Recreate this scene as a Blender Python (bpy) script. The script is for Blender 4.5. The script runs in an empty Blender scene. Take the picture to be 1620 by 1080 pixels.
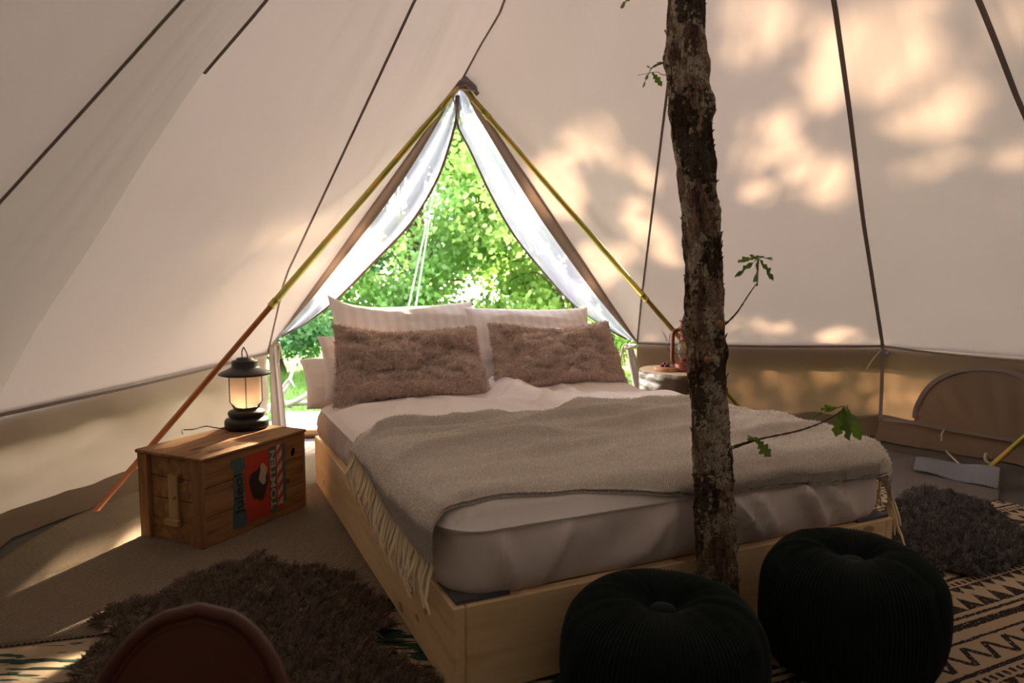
import bpy, math, random
import numpy as np
from mathutils import Vector, Matrix, noise as mnoise

random.seed(7)
rng = np.random.default_rng(11)
C = bpy.context.scene.collection
scene = bpy.context.scene
PI = math.pi

# ------------------------------------------------------------------ camera, world, sun, exposure
F_PX, CAM_H, PITCH = 1130.0, 1.15, math.radians(5.56)
cd = bpy.data.cameras.new('camera')
cam = bpy.data.objects.new('camera', cd); C.objects.link(cam)
cam.location = (0, 0, CAM_H); cam.rotation_euler = (PI/2 - PITCH, 0, 0)
cd.sensor_width = 36; cd.lens = F_PX/1620*36; cd.clip_end = 200; cd.clip_start = .05
scene.camera = cam
cd.dof.use_dof = True; cd.dof.focus_distance = 2.9; cd.dof.aperture_fstop = 3.2

SUN_AZ = Vector((.27, .96, 0)).normalized()
SUN_EL = math.radians(27)
S = Vector((SUN_AZ.x*math.cos(SUN_EL), SUN_AZ.y*math.cos(SUN_EL), math.sin(SUN_EL)))   # towards the sun
sl = bpy.data.lights.new('sun', 'SUN'); sl.energy = 72; sl.angle = math.radians(1.35); sl.color = (1, .80, .54)
so = bpy.data.objects.new('sun', sl); C.objects.link(so)
so.rotation_euler = S.to_track_quat('Z', 'Y').to_euler()

w = bpy.data.worlds.new('World'); scene.world = w; w.use_nodes = True
wn = w.node_tree; wn.nodes.clear()
wo = wn.nodes.new('ShaderNodeOutputWorld'); wb = wn.nodes.new('ShaderNodeBackground')
wt = wn.nodes.new('ShaderNodeTexCoord'); wx = wn.nodes.new('ShaderNodeSeparateXYZ')
wr = wn.nodes.new('ShaderNodeValToRGB')
wr.color_ramp.elements[0].position = 0; wr.color_ramp.elements[0].color = (1, .95, .87, 1)
wr.color_ramp.elements[1].position = 1; wr.color_ramp.elements[1].color = (.86, .90, 1, 1)
wn.links.new(wt.outputs['Generated'], wx.inputs[0]); wn.links.new(wx.outputs[2], wr.inputs[0])
wn.links.new(wr.outputs[0], wb.inputs[0]); wb.inputs[1].default_value = 15
wn.links.new(wb.outputs[0], wo.inputs[0])

scene.view_settings.view_transform = 'Standard'
scene.view_settings.look = 'None'
scene.view_settings.exposure = 0.0
scene.view_settings.gamma = 1
scene.view_settings.use_curve_mapping = False
try:
    scene.cycles.max_bounces = 10; scene.cycles.diffuse_bounces = 6; scene.cycles.transmission_bounces = 8
    scene.cycles.transparent_max_bounces = 12; scene.cycles.sample_clamp_indirect = 8
except Exception:
    pass

# ------------------------------------------------------------------ helpers
def ray(px, py):
    xc, yc = (px-810)/F_PX, (540-py)/F_PX
    return Vector((xc, math.cos(PITCH)+yc*math.sin(PITCH), yc*math.cos(PITCH)-math.sin(PITCH)))
EYE = Vector((0, 0, CAM_H))
def at(px, py, Y):
    r = ray(px, py); return EYE + r*(Y/r.y)
def atz(px, py, z):
    r = ray(px, py); return EYE + r*((z-CAM_H)/r.z)
def plane3(a, b, c):
    n = (b-a).cross(c-a).normalized(); return (a, n)
def atp(px, py, pl):
    r = ray(px, py); a, n = pl
    return EYE + r*((a-EYE).dot(n)/r.dot(n))
def nz(x, y=0, z=0):
    return mnoise.noise(Vector((x, y, z)))
def fbm(x, y, z=0, o=3):
    s = 0; a = 1
    for i in range(o):
        s += a*nz(x, y, z); x *= 2.1; y *= 2.1; z *= 2.1; a *= .5
    return s

def tag(o, label=None, cat=None, group=None, kind=None):
    if label: o['label'] = label
    if cat: o['category'] = cat
    if group: o['group'] = group
    if kind: o['kind'] = kind
    return o
def empty(name, loc=(0, 0, 0), rz=0, label=None, cat=None, group=None, kind=None):
    o = bpy.data.objects.new(name, None); C.objects.link(o)
    o.location = loc; o.rotation_euler = (0, 0, rz); o.empty_display_size = .05
    return tag(o, label, cat, group, kind)
def link(name, me, mat=None, parent=None, smooth=True):
    o = bpy.data.objects.new(name, me); C.objects.link(o)
    if mat:
        for m in (mat if isinstance(mat, (list, tuple)) else [mat]): me.materials.append(m)
    if smooth and len(me.polygons): me.polygons.foreach_set('use_smooth', [True]*len(me.polygons))
    if parent: o.parent = parent
    return o
def obj(name, V, Fc, mat=None, parent=None, smooth=True, world=False):
    """world=True: V in world coordinates, converted into the parent's frame"""
    V = [tuple(v) for v in V]
    if world and parent:
        mi = (Matrix.Translation(parent.location) @ parent.rotation_euler.to_matrix().to_4x4()).inverted()
        V = [tuple(mi @ Vector(v)) for v in V]
    me = bpy.data.meshes.new(name)
    me.from_pydata(V, [], [tuple(int(i) for i in f) for f in Fc]); me.validate(); me.update()
    return link(name, me, mat, parent, smooth)
def join(*parts):
    V, Fc = [], []
    for v, f in parts:
        b = len(V); V += list(v); Fc += [tuple(i+b for i in q) for q in f]
    return V, Fc
def grid_faces(nu, nv, wrap=False, off=0):
    Fc = []
    for i in range(nu-1):
        for j in range(nv if wrap else nv-1):
            a = i*nv+j; b = i*nv+(j+1) % nv; c = (i+1)*nv+(j+1) % nv; d = (i+1)*nv+j
            Fc.append((a+off, b+off, c+off, d+off))
    return Fc
def box(x0, x1, y0, y1, z0, z1, b=.0):
    """box with chamfered edges (24 verts)"""
    if b <= 0:
        V = [(x, y, z) for x in (x0, x1) for y in (y0, y1) for z in (z0, z1)]
        return V, [(0, 1, 3, 2), (4, 6, 7, 5), (0, 4, 5, 1), (2, 3, 7, 6), (0, 2, 6, 4), (1, 5, 7, 3)]
    V = []; idx = {}
    X, Y, Z = (x0, x1), (y0, y1), (z0, z1)
    for i in (0, 1):
        for j in (0, 1):
            for k in (0, 1):
                sx, sy, sz = (1, -1)[i]*b, (1, -1)[j]*b, (1, -1)[k]*b
                idx[i, j, k, 'x'] = len(V); V.append((X[i], Y[j]+sy, Z[k]+sz))
                idx[i, j, k, 'y'] = len(V); V.append((X[i]+sx, Y[j], Z[k]+sz))
                idx[i, j, k, 'z'] = len(V); V.append((X[i]+sx, Y[j]+sy, Z[k]))
    Fc = []
    g = lambda i, j, k, a: idx[i, j, k, a]
    for i in (0, 1):
        Fc.append([g(i, 0, 0, 'x'), g(i, 1, 0, 'x'), g(i, 1, 1, 'x'), g(i, 0, 1, 'x')])
        Fc.append([g(0, i, 0, 'y'), g(1, i, 0, 'y'), g(1, i, 1, 'y'), g(0, i, 1, 'y')])
        Fc.append([g(0, 0, i, 'z'), g(1, 0, i, 'z'), g(1, 1, i, 'z'), g(0, 1, i, 'z')])
        for j in (0, 1):
            Fc.append([g(0, i, j, 'y'), g(1, i, j, 'y'), g(1, i, j, 'z'), g(0, i, j, 'z')])
            Fc.append([g(i, 0, j, 'x'), g(i, 1, j, 'x'), g(i, 1, j, 'z'), g(i, 0, j, 'z')])
            Fc.append([g(i, j, 0, 'x'), g(i, j, 1, 'x'), g(i, j, 1, 'y'), g(i, j, 0, 'y')])
            for k in (0, 1):
                Fc.append([g(i, j, k, 'x'), g(i, j, k, 'y'), g(i, j, k, 'z')])
    # orient outward
    cx, cy, cz = (x0+x1)/2, (y0+y1)/2, (z0+z1)/2
    out = []
    for f in Fc:
        p = [Vector(V[q]) for q in f]
        n = (p[1]-p[0]).cross(p[2]-p[0]); c = sum(p, Vector())/len(p)-Vector((cx, cy, cz))
        out.append(f if n.dot(c) > 0 else f[::-1])
    return V, out
def lathe(prof, n=32, cx=0, cy=0):
    V = []
    for r, z in prof:
        for k in range(n):
            a = 2*PI*k/n; V.append((cx+r*math.cos(a), cy+r*math.sin(a), z))
    Fc = [tuple(reversed(f)) for f in grid_faces(len(prof), n, True)]
    Fc = [f[::-1] for f in Fc]
    return V, Fc
def tube(pts, r, n=8, cap=True):
    pts = [Vector(p) for p in pts]
    m = len(pts); rr = r if isinstance(r, (list, tuple)) else [r]*m
    V = []; up = None
    for i, p in enumerate(pts):
        t = (pts[min(i+1, m-1)]-pts[max(i-1, 0)]).normalized()
        if up is None:
            up = Vector((0, 0, 1)) if abs(t.z) < .9 else Vector((1, 0, 0))
        up = (up - t*up.dot(t)).normalized(); s = t.cross(up)
        for k in range(n):
            a = 2*PI*k/n; V.append(tuple(p+(up*math.cos(a)+s*math.sin(a))*rr[i]))
    Fc = grid_faces(m, n, True)
    if cap:
        Fc.append(tuple(range(n))); Fc.append(tuple(range((m-1)*n, m*n))[::-1])
    return V, Fc
def spline(pts, n=8):
    pts = [Vector(p) for p in pts]; out = []
    for i in range(len(pts)-1):
        p0 = pts[max(i-1, 0)]; p1 = pts[i]; p2 = pts[i+1]; p3 = pts[min(i+2, len(pts)-1)]
        for k in range(n):
            t = k/n
            out.append(.5*((2*p1)+(p2-p0)*t+(2*p0-5*p1+4*p2-p3)*t*t+(3*p1-p0-3*p2+p3)*t**3))
    out.append(pts[-1]); return out
def interp(tab, x):
    xs = [a for a, _ in tab]; ys = [b for _, b in tab]
    return float(np.interp(x, xs, ys))
def np_mesh(name, V, T, mat, parent=None, smooth=False):
    """V (n,3) float array, T (m,k) int array"""
    me = bpy.data.meshes.new(name)
    k = T.shape[1]; m = len(T)
    me.vertices.add(len(V)); me.vertices.foreach_set('co', V.astype(np.float32).ravel())
    me.loops.add(m*k); me.loops.foreach_set('vertex_index', T.astype(np.int32).ravel())
    me.polygons.add(m); me.polygons.foreach_set('loop_start', np.arange(0, m*k, k, dtype=np.int32))
    me.polygons.foreach_set('loop_total', np.full(m, k, dtype=np.int32))
    me.update(calc_edges=True); me.validate()
    return link(name, me, mat, parent, smooth)

# ------------------------------------------------------------------ materials
class NT:
    def __init__(s, name):
        s.m = bpy.data.materials.new(name); s.m.use_nodes = True; s.t = s.m.node_tree; s.t.nodes.clear()
        s.out = s.n('OutputMaterial')
    def n(s, typ, **kw):
        nd = s.t.nodes.new('ShaderNode'+typ)
        for k, v in kw.items(): setattr(nd, k, v)
        return nd
    def l(s, a, b): s.t.links.new(a, b)
    def put(s, a, b):
        if hasattr(a, 'is_output'): s.l(a, b)
        else: b.default_value = a
    def math(s, op, a, b=0, c=None):
        nd = s.n('Math', operation=op); s.put(a, nd.inputs[0]); s.put(b, nd.inputs[1])
        if c is not None: s.put(c, nd.inputs[2])
        return nd.outputs[0]
    def mix(s, f, a, b):
        nd = s.n('Mix', data_type='RGBA'); s.put(f, nd.inputs[0])
        for v, i in ((a, 6), (b, 7)):
            if hasattr(v, 'is_output'): s.l(v, nd.inputs[i])
            else: nd.inputs[i].default_value = (*v[:3], 1)
        return nd.outputs[2]
    def coord(s, which='Object'):
        return s.n('TexCoord').outputs[which]
    def mapv(s, vec, scale=(1, 1, 1), rot=(0, 0, 0)):
        nd = s.n('Mapping'); s.l(vec, nd.inputs[0]); nd.inputs['Scale'].default_value = scale; nd.inputs['Rotation'].default_value = rot
        return nd.outputs[0]
    def noise(s, vec, scale, detail=3, dist=0, rough=.5):
        nd = s.n('TexNoise'); s.l(vec, nd.inputs['Vector']); nd.inputs['Scale'].default_value = scale
        nd.inputs['Detail'].default_value = detail; nd.inputs['Distortion'].default_value = dist; nd.inputs['Roughness'].default_value = rough
        return nd.outputs[0]
    def wave(s, vec, scale, axis='X', dist=0, prof='SIN', dscale=1):
        nd = s.n('TexWave', bands_direction=axis, wave_profile=prof); s.l(vec, nd.inputs['Vector'])
        nd.inputs['Scale'].default_value = scale; nd.inputs['Distortion'].default_value = dist; nd.inputs['Detail Scale'].default_value = dscale
        return nd.outputs[1]
    def ramp(s, f, *els):
        nd = s.n('ValToRGB'); s.l(f, nd.inputs[0]); r = nd.color_ramp
        while len(r.elements) < len(els): r.elements.new(.5)
        for e, (p, c) in zip(r.elements, els): e.position = p; e.color = (*c, 1) if len(c) == 3 else c
        return nd.outputs[0]
    def bump(s, h, strength=.5, dist=.01):
        nd = s.n('Bump'); s.l(h, nd.inputs['Height']); nd.inputs['Strength'].default_value = strength; nd.inputs['Distance'].default_value = dist
        return nd.outputs[0]
    def bsdf(s, col, rough=.8, metal=0, normal=None, spec=.3, sheen=0):
        b = s.n('BsdfPrincipled')
        if hasattr(col, 'is_output'): s.l(col, b.inputs['Base Color'])
        else: b.inputs['Base Color'].default_value = (*col, 1)
        s.put(rough, b.inputs['Roughness']); b.inputs['Metallic'].default_value = metal
        b.inputs['Specular IOR Level'].default_value = spec
        if sheen: b.inputs['Sheen Weight'].default_value = sheen; b.inputs['Sheen Roughness'].default_value = .5
        if normal: s.l(normal, b.inputs['Normal'])
        return b
    def done(s, shader):
        s.l(shader.outputs[0], s.out.inputs[0]); return s.m

def simple(name, col, rough=.7, metal=0, var=.12, scale=20, bump=.1, spec=.3, sheen=0):
    t = NT(name); v = t.coord(); n = t.noise(v, scale)
    c = t.mix(n, tuple(x*(1-var) for x in col), tuple(min(1, x*(1+var)) for x in col))
    return t.done(t.bsdf(c, rough, metal, t.bump(n, bump, .004), spec, sheen))

def cloth_translucent(name, col, trans_col, amt=.5, weave=420, transp=0, streak=.05):
    t = NT(name); v = t.coord()
    n = t.noise(v, 3, 3); n2 = t.noise(v, 160, 2)
    f = t.math('ADD', t.math('MULTIPLY', n, .5), t.math('MULTIPLY', n2, .5))
    c1 = t.mix(f, tuple(x*(1-streak*1.5) for x in col), tuple(min(1, x*(1+streak)) for x in col))
    c2 = t.mix(f, tuple(x*(1-streak*1.5) for x in trans_col), tuple(min(1, x*(1+streak)) for x in trans_col))
    nrm = t.bump(t.noise(v, weave, 1), .12, .002)
    d = t.n('BsdfDiffuse'); tr = t.n('BsdfTranslucent')
    t.l(c1, d.inputs[0]); t.l(c2, tr.inputs[0]); t.l(nrm, d.inputs['Normal'])
    m = t.n('MixShader'); m.inputs[0].default_value = amt
    t.l(d.outputs[0], m.inputs[1]); t.l(tr.outputs[0], m.inputs[2])
    if transp:
        tp = t.n('BsdfTransparent'); m2 = t.n('MixShader'); m2.inputs[0].default_value = transp
        t.l(m.outputs[0], m2.inputs[1]); t.l(tp.outputs[0], m2.inputs[2]); m = m2
    return t.done(m)

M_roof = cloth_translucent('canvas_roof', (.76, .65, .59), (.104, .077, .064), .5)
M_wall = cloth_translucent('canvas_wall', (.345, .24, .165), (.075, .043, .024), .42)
M_wall_lit = cloth_translucent('canvas_wall_lit', (.66, .54, .44), (.115, .082, .058), .5)  # paler copy of the wall canvas, sunlit brightness put into its colour
M_strip = cloth_translucent('canvas_strip', (.20, .135, .10), (.08, .05, .035), .2)
M_flap = cloth_translucent('mud_flap', (.17, .12, .085), (.1, .07, .05), .08)
M_seam = cloth_translucent('seam_tape', (.25, .19, .165), (.08, .06, .05), .2)
M_gusset = simple('gusset_fabric', (.22, .20, .24), .8)
M_mesh = cloth_translucent('insect_mesh', (.55, .53, .62), (.37, .345, .44), .6, transp=.16)
M_cord = simple('cord', (.45, .36, .28), .8)
M_rope = simple('white_rope', (.75, .78, .8), .7)

t = NT('brass_tube'); v = t.coord(); n = t.noise(v, 4, 2)
M_pole = t.done(t.bsdf(t.ramp(n, (.35, (.46, .33, .07)), (.52, (.35, .33, .08)), (.65, (.55, .36, .10))), .32, .85, spec=.5))
M_pole_red = simple('copper_tube', (.38, .16, .075), .35, .8)

def wood(name, light, dark, knot=(.12, .05, .02), axis=0, scale=1.0, rough=.6):
    t = NT(name); v = t.coord()
    sc = [14, 14, 14]; sc[axis] = 1.2
    vv = t.mapv(v, tuple(x*scale for x in sc))
    n = t.noise(vv, 1.6, 4, .8)
    w1 = t.noise(t.mapv(v, tuple(x*scale*4 for x in sc)), 2, 2)
    f = t.math('ADD', t.math('MULTIPLY', n, .75), t.math('MULTIPLY', w1, .25))
    c = t.ramp(f, (.35, dark), (.6, light), (.8, tuple(x*.85 for x in light)))
    sk = [9, 9, 9]; sk[axis] = 4.5
    vor = t.n('TexVoronoi'); t.l(t.mapv(v, tuple(sk)), vor.inputs['Vector']); vor.inputs['Scale'].default_value = 1
    k = t.math('LESS_THAN', vor.outputs['Distance'], .19)
    vr = t.noise(v, 2.3, 0); k = t.math('MULTIPLY', k, t.math('GREATER_THAN', vr, .5))
    c = t.mix(t.math('MULTIPLY', k, .75), c, knot)
    return t.done(t.bsdf(c, rough, 0, t.bump(f, .25, .003)))
M_pine = wood('pine_board', (.80, .60, .36), (.66, .45, .24), (.33, .15, .06), 0, .55, .5)
M_pine_y = wood('pine_board_lengthwise', (.80, .60, .36), (.66, .45, .24), (.33, .15, .06), 1, .55, .5)
M_crate = wood('aged_crate_wood', (.34, .18, .08), (.19, .085, .035), (.06, .025, .012), 0, .9, .75)
M_crate_z = wood('aged_crate_wood_upright', (.33, .17, .075), (.19, .085, .035), (.06, .025, .012), 2, .9, .75)
M_crate_pale = wood('pale_crate_wood', (.46, .30, .16), (.34, .20, .10), (.1, .05, .02), 2, 1, .75)

M_sheet = cloth_translucent('bed_sheet', (.76, .67, .64), (.8, .72, .69), .08)
t = NT('striped_pillowcase'); v = t.coord()
wv = t.wave(v, 5.5, 'X', 0)
M_pillow = t.done(t.bsdf(t.mix(t.math('GREATER_THAN', wv, .5), (.92, .88, .88), (.87, .81, .81)), t.mix(wv, (.8, .8, .8), (.55, .55, .55)), 0, t.bump(t.noise(v, 9, 3), .35, .01)))
t = NT('duvet_cotton'); v = t.coord()
M_duvet = t.done(t.bsdf(t.mix(t.noise(v, 4), (.90, .83, .81), (.87, .79, .77)), .75, 0, t.bump(t.noise(v, 14, 4, .6), .30, .008), sheen=.15))
t = NT('wool_blanket'); v = t.coord()
wv = t.wave(t.mapv(v, (1, 1, 1), (0, 0, .8)), 62, 'X', 3.5, dscale=2.5); n = t.noise(v, 220, 3); n2 = t.noise(v, 14, 3)
f = t.math('ADD', t.math('MULTIPLY', wv, .35), t.math('MULTIPLY', n, .65))
c = t.ramp(f, (.25, (.48, .42, .37)), (.5, (.70, .63, .57)), (.8, (.88, .82, .76)))
M_blanket = t.done(t.bsdf(t.mix(t.math('MULTIPLY', n2, .25), c, (.22, .18, .14)), .95, 0, t.bump(f, .7, .006), .1, .3))
M_fringe = simple('fringe_wool', (.86, .72, .50), .95, sheen=.2)
M_cushion = simple('cushion_pile_base', (.56, .44, .38), .95, scale=60, bump=.4)
M_cushfur = simple('cushion_curls', (.74, .60, .53), .85, var=.2, scale=14, sheen=.4)
M_fur = simple('sheepskin_fur', (.155, .110, .080), .85, var=.5, scale=26, sheen=.3)
M_furbase = simple('sheepskin_hide', (.05, .036, .028), .95)
M_fur2 = simple('sheepskin_fur_grey', (.075, .060, .054), .85, var=.35, scale=9, sheen=.3)

def rug_ribs(name, a, b, scale, rot):
    t = NT(name); v = t.mapv(t.coord(), (1, 1, 1), (0, 0, rot))
    wv = t.wave(v, scale, 'X', .8, dscale=3); wy = t.wave(v, scale*1.3, 'Y', .6)
    n = t.noise(t.coord(), 90, 2); nb = t.noise(t.coord(), 2.2, 3)
    f = t.math('ADD', t.math('MULTIPLY', wv, .7), t.math('MULTIPLY', n, .3))
    f = t.math('ADD', f, t.math('MULTIPLY', t.math('SUBTRACT', nb, .5), .35))
    c = t.ramp(f, (.3, a), (.62, b))
    return t.done(t.bsdf(c, .95, 0, t.bump(t.math('ADD', wv, t.math('MULTIPLY', wy, .4)), .8, .006), .1))
M_rug = rug_ribs('ribbed_jute', (.10, .072, .05), (.37, .29, .215), 26, .45)
M_rug_r = rug_ribs('ribbed_grey', (.085, .07, .062), (.24, .20, .175), 30, -.4)
t = NT('pale_net_backing'); v = t.coord()
a = t.wave(v, 34, 'X'); b = t.wave(v, 34, 'Y')
M_net = t.done(t.bsdf(t.mix(t.math('GREATER_THAN', t.math('MAXIMUM', a, b), .82), (.06, .055, .06), (.23, .22, .235)), .8))

# cream rug with ragged green bars
t = NT('green_bar_rug'); v = t.coord()
n = t.noise(t.mapv(v, (5, 34, 1)), 1.0, 3); n2 = t.noise(t.mapv(v, (9, 60, 1)), 1, 1); big = t.noise(t.mapv(v, (1.2, 4, 1)), 1.3, 1)
msk = t.math('GREATER_THAN', t.math('ADD', t.math('MULTIPLY', n, .6), t.math('MULTIPLY', big, .5)), .585)
c = t.mix(t.math('GREATER_THAN', n2, .56), (.035, .08, .055), (.02, .022, .02))
wv = t.wave(v, 90, 'Y'); M_kilim = t.done(t.bsdf(t.mix(msk, t.mix(wv, (.42, .32, .21), (.52, .41, .29)), c), .95, 0, t.bump(wv, .6, .004), .1))

# cream rug with rows of black stripes, triangles and chevrons (object space: x along the rows)
t = NT('tribal_pattern_rug'); v = t.coord(); sx = t.n('SeparateXYZ'); t.l(v, sx.inputs[0]); X, Y = sx.outputs[0], sx.outputs[1]
wob = t.math('MULTIPLY', t.math('SUBTRACT', t.noise(v, 40, 2), .5), .012)
Xw = t.math('ADD', X, wob); Yw = t.math('ADD', Y, wob)
P = t.math('FRACT', t.math('DIVIDE', t.math('ADD', Yw, 10), .44))       # position in the repeat, 0..1
def band(lo, hi): return t.math('MULTIPLY', t.math('GREATER_THAN', P, lo), t.math('LESS_THAN', P, hi))
def loc(lo, hi): return t.math('DIVIDE', t.math('SUBTRACT', P, lo), hi-lo)
def tri(per): return t.math('ABSOLUTE', t.math('SUBTRACT', t.math('MULTIPLY', t.math('FRACT', t.math('DIVIDE', t.math('ADD', Xw, 10), per)), 2), 1))
els = [band(.02, .09), band(.13, .16)]
els.append(t.math('MULTIPLY', band(.20, .38), t.math('LESS_THAN', loc(.20, .38), tri(.085))))
els.append(t.math('MULTIPLY', band(.40, .50), t.math('LESS_THAN', t.math('SUBTRACT', 1, loc(.40, .50)), tri(.06))))
els.append(t.math('MULTIPLY', band(.52, .57), t.math('GREATER_THAN', tri(.03), .45)))
els.append(band(.60, .635))
zz = t.math('ABSOLUTE', t.math('SUBTRACT', loc(.67, .86), tri(.10)))
els.append(t.math('MULTIPLY', band(.67, .86), t.math('LESS_THAN', zz, .22)))
els.append(band(.90, .925))
m = els[0]
for e in els[1:]: m = t.math('MAXIMUM', m, e)
m = t.math('MULTIPLY', m, t.math('GREATER_THAN', t.noise(v, 130, 2), .36))
wv = t.wave(v, 110, 'Y')
M_tribal = t.done(t.bsdf(t.mix(m, t.mix(wv, (.40, .30, .20), (.50, .39, .27)), (.03, .022, .02)), .95, 0, t.bump(wv, .5, .003), .1))

t = NT('oak_bark'); v = t.coord()
vm = t.mapv(v, (22, 22, 7))
n1 = t.noise(vm, 1.2, 5, .6, .65); n2 = t.noise(t.mapv(v, (14, 14, 8)), 1, 3, .4); n3 = t.noise(v, 60, 3)
vo = t.n('TexVoronoi', feature='DISTANCE_TO_EDGE'); t.l(t.mapv(v, (30, 30, 11)), vo.inputs['Vector'])
crack = t.math('LESS_THAN', vo.outputs['Distance'], .07)
c = t.ramp(n1, (.30, (.025, .016, .012)), (.42, (.17, .11, .08)), (.56, (.34, .245, .175)))
lich = t.math('MULTIPLY', t.math('GREATER_THAN', n2, .52), t.math('GREATER_THAN', n3, .42))
c = t.mix(t.math('MULTIPLY', lich, .8), c, (.55, .49, .38))
sz = t.n('SeparateXYZ'); t.l(v, sz.inputs[0])
low = t.n('MapRange'); t.l(sz.outputs[2], low.inputs[0]); low.inputs[1].default_value = .55; low.inputs[2].default_value = .05
moss = t.math('MULTIPLY', low.outputs[0], t.math('GREATER_THAN', t.noise(v, 22, 3), .42))
c = t.mix(t.math('MULTIPLY', moss, .8), c, (.03, .022, .012))
dk = t.math('GREATER_THAN', t.math('ADD', t.math('MULTIPLY', t.noise(t.mapv(v, (9, 9, 4)), 1, 2), .75), t.math('MULTIPLY', t.noise(v, 70, 3), .3)), .575)
c = t.mix(t.math('MULTIPLY', dk, .85), c, (.028, .02, .014))
c = t.mix(t.math('MULTIPLY', crack, .6), c, (.025, .016, .012))
M_bark = t.done(t.bsdf(c, .95, 0, t.bump(t.math('SUBTRACT', n1, t.math('MULTIPLY', crack, .4)), .9, .012), .15))
M_cut = simple('cut_knot', (.42, .25, .13), .8)
M_twig = simple('twig', (.10, .06, .045), .8)

def leafmat(name, col, trans, rough=.5, var=.3, scale=3, amt=.45):
    t = NT(name); v = t.coord(); n = t.noise(v, scale, 2)
    n = t.ramp(n, (.35, (0, 0, 0)), (.65, (1, 1, 1)))
    c = t.mix(n, tuple(x*(1-var) for x in col), tuple(x*(1+var) for x in col))
    c2 = t.mix(n, tuple(x*(1-var) for x in trans), tuple(min(1, x*(1+var)) for x in trans))
    b = t.bsdf(c, rough, spec=.4); tr = t.n('BsdfTranslucent'); t.l(c2, tr.inputs[0])
    m = t.n('MixShader'); m.inputs[0].default_value = amt; t.l(b.outputs[0], m.inputs[1]); t.l(tr.outputs[0], m.inputs[2])
    return t.done(m)
M_oak = leafmat('oak_leaf', (.07, .13, .03), (.16, .26, .03), var=.2, scale=12)
M_leafA = leafmat('bright_tree_leaf', (.15, .29, .09), (.30, .49, .12))
M_leafB = leafmat('deep_tree_leaf', (.08, .19, .08), (.17, .34, .11))
M_leafC = leafmat('lime_tree_leaf', (.27, .42, .12), (.44, .62, .16))
M_grass = leafmat('grass_blade', (.07, .16, .03), (.2, .4, .06))
M_outbark = simple('outdoor_bark', (.10, .08, .06), .9, scale=8, bump=.5)
M_deadwood = simple('weathered_branch', (.30, .27, .24), .9, scale=12, bump=.5)
M_ground = simple('meadow_soil', (.12, .20, .05), .95, var=.4, scale=2, bump=.6)
M_floor = simple('groundsheet', (.07, .06, .055), .8)

# ------------------------------------------------------------------ tent
APEX = Vector((.55, 2.1, 3.4))
D = Vector((-.32, 4.45, 0)); D = at(729, 128, 4.45)
ZT = .63
V9 = Vector((-1.66, 4.82, .60)); V0 = Vector((.93, 5.28, .62)); V1 = Vector((2.60, 4.98, ZT))
def pol(a, r, z=ZT): return Vector((APEX.x+r*math.cos(math.radians(a)), APEX.y+r*math.sin(math.radians(a)), z))
V2 = pol(30, 3.5); VL = Vector((-2.24, 3.0, .53)); VM = Vector((-1.84, 1.66, .62))
ring = [('V2', V2, [(1550, 0), (1578, 70), (1620, 180)]),
        ('V1', V1, [(1320, 0), (1345, 180), (1366, 350)]),
        ('V0', V0, [(1073, 0), (1057, 130), (1036, 300), (1015, 470)]),
        ('D', D, [(790, 20), (760, 70)]),
        ('V9', V9, [(655, 0), (590, 140), (520, 290), (450, 440)]),
        ('VL', VL, [(420, 0), (313, 125), (230, 250), (150, 380), (60, 515)]),
        ('VM', VM, [(283, 0), (142, 158), (0, 315)])]
for a in (208, 236, 264, 292, 320, 348, 8):
    ring.append(('b', pol(a, 3.2 if a < 240 else 3.45), []))
def rib(Vt, pxs):
    pts = [APEX]
    for px, py in pxs:
        r = ray(px, py); k = r.z/r.y
        # point on the straight rib in the (y, z) plane, x taken from the seam as seen
        den = (Vt.z-APEX.z)-k*(Vt.y-APEX.y)
        s = (CAM_H+k*APEX.y-APEX.z)/den
        y = APEX.y+s*(Vt.y-APEX.y)
        pts.append(at(px, py, y))
    pts.append(Vt); return pts
def resample(pts, n):
    # cumulative length resampling of a smoothed polyline
    d = [0]
    for a, b in zip(pts, pts[1:]): d.append(d[-1]+(b-a).length)
    out = []
    for i in range(n):
        s = d[-1]*i/(n-1); k = max(j for j in range(len(d)-1) if d[j] <= s+1e-9)
        u = (s-d[k])/max(1e-9, d[k+1]-d[k]); out.append(pts[k].lerp(pts[k+1], min(1, u)))
    return out
NR = 33
ribs = [resample(rib(v, p), NR) for _, v, p in ring]
ceiling = empty('ceiling', (0, 0, 0), kind='structure', label='cream canvas roof of a bell tent with sewn seams')
cen = Vector((.55, 2.1, 1.2))
def roof_panel(A, B, sag, wr, seed, nm_='', nu=41):
    V = []
    for i in range(NR):
        t = i/(NR-1)
        for j in range(nu):
            s = j/(nu-1); p = A[i].lerp(B[i], s)
            e = (A[-1]-A[0]).cross(B[-1]-B[0]).normalized()
            if e.dot(p-cen) < 0: e = -e
            d = sag*math.sin(PI*s)*math.sin(PI*min(1, t*1.0))
            if nm_ == 'VLVM': d += 0*min(1, s/.03)*(1-s)*min(1, max(0, t-.5)/.15)*(1-t**16)
            d += wr*math.sin(PI*s)**.6*(t**.5)*(1-t**10)*fbm(s*3+seed, t*1.3+seed, 0, 3)
            V.append(p+e*d)
    return V, grid_faces(NR, nu)
for i in range(len(ribs)):
    j = (i+1) % len(ribs)
    nm = ring[i][0]+ring[j][0]
    sag, wrk = -.03, .035
    if nm in ('V0D', 'DV9'): sag, wrk = -.035, .03
    if nm == 'V9VL': sag, wrk = -.02, .045
    if nm == 'VLVM': sag, wrk = .0, .02
    v, f = roof_panel(ribs[i], ribs[j], sag, wrk, i*3.7, nm)
    obj('canvas_panel', v, f, M_roof, ceiling)
def inward(p, d=.01):
    q = Vector((APEX.x, APEX.y, 1.3))-p; return p+q.normalized()*d
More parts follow.
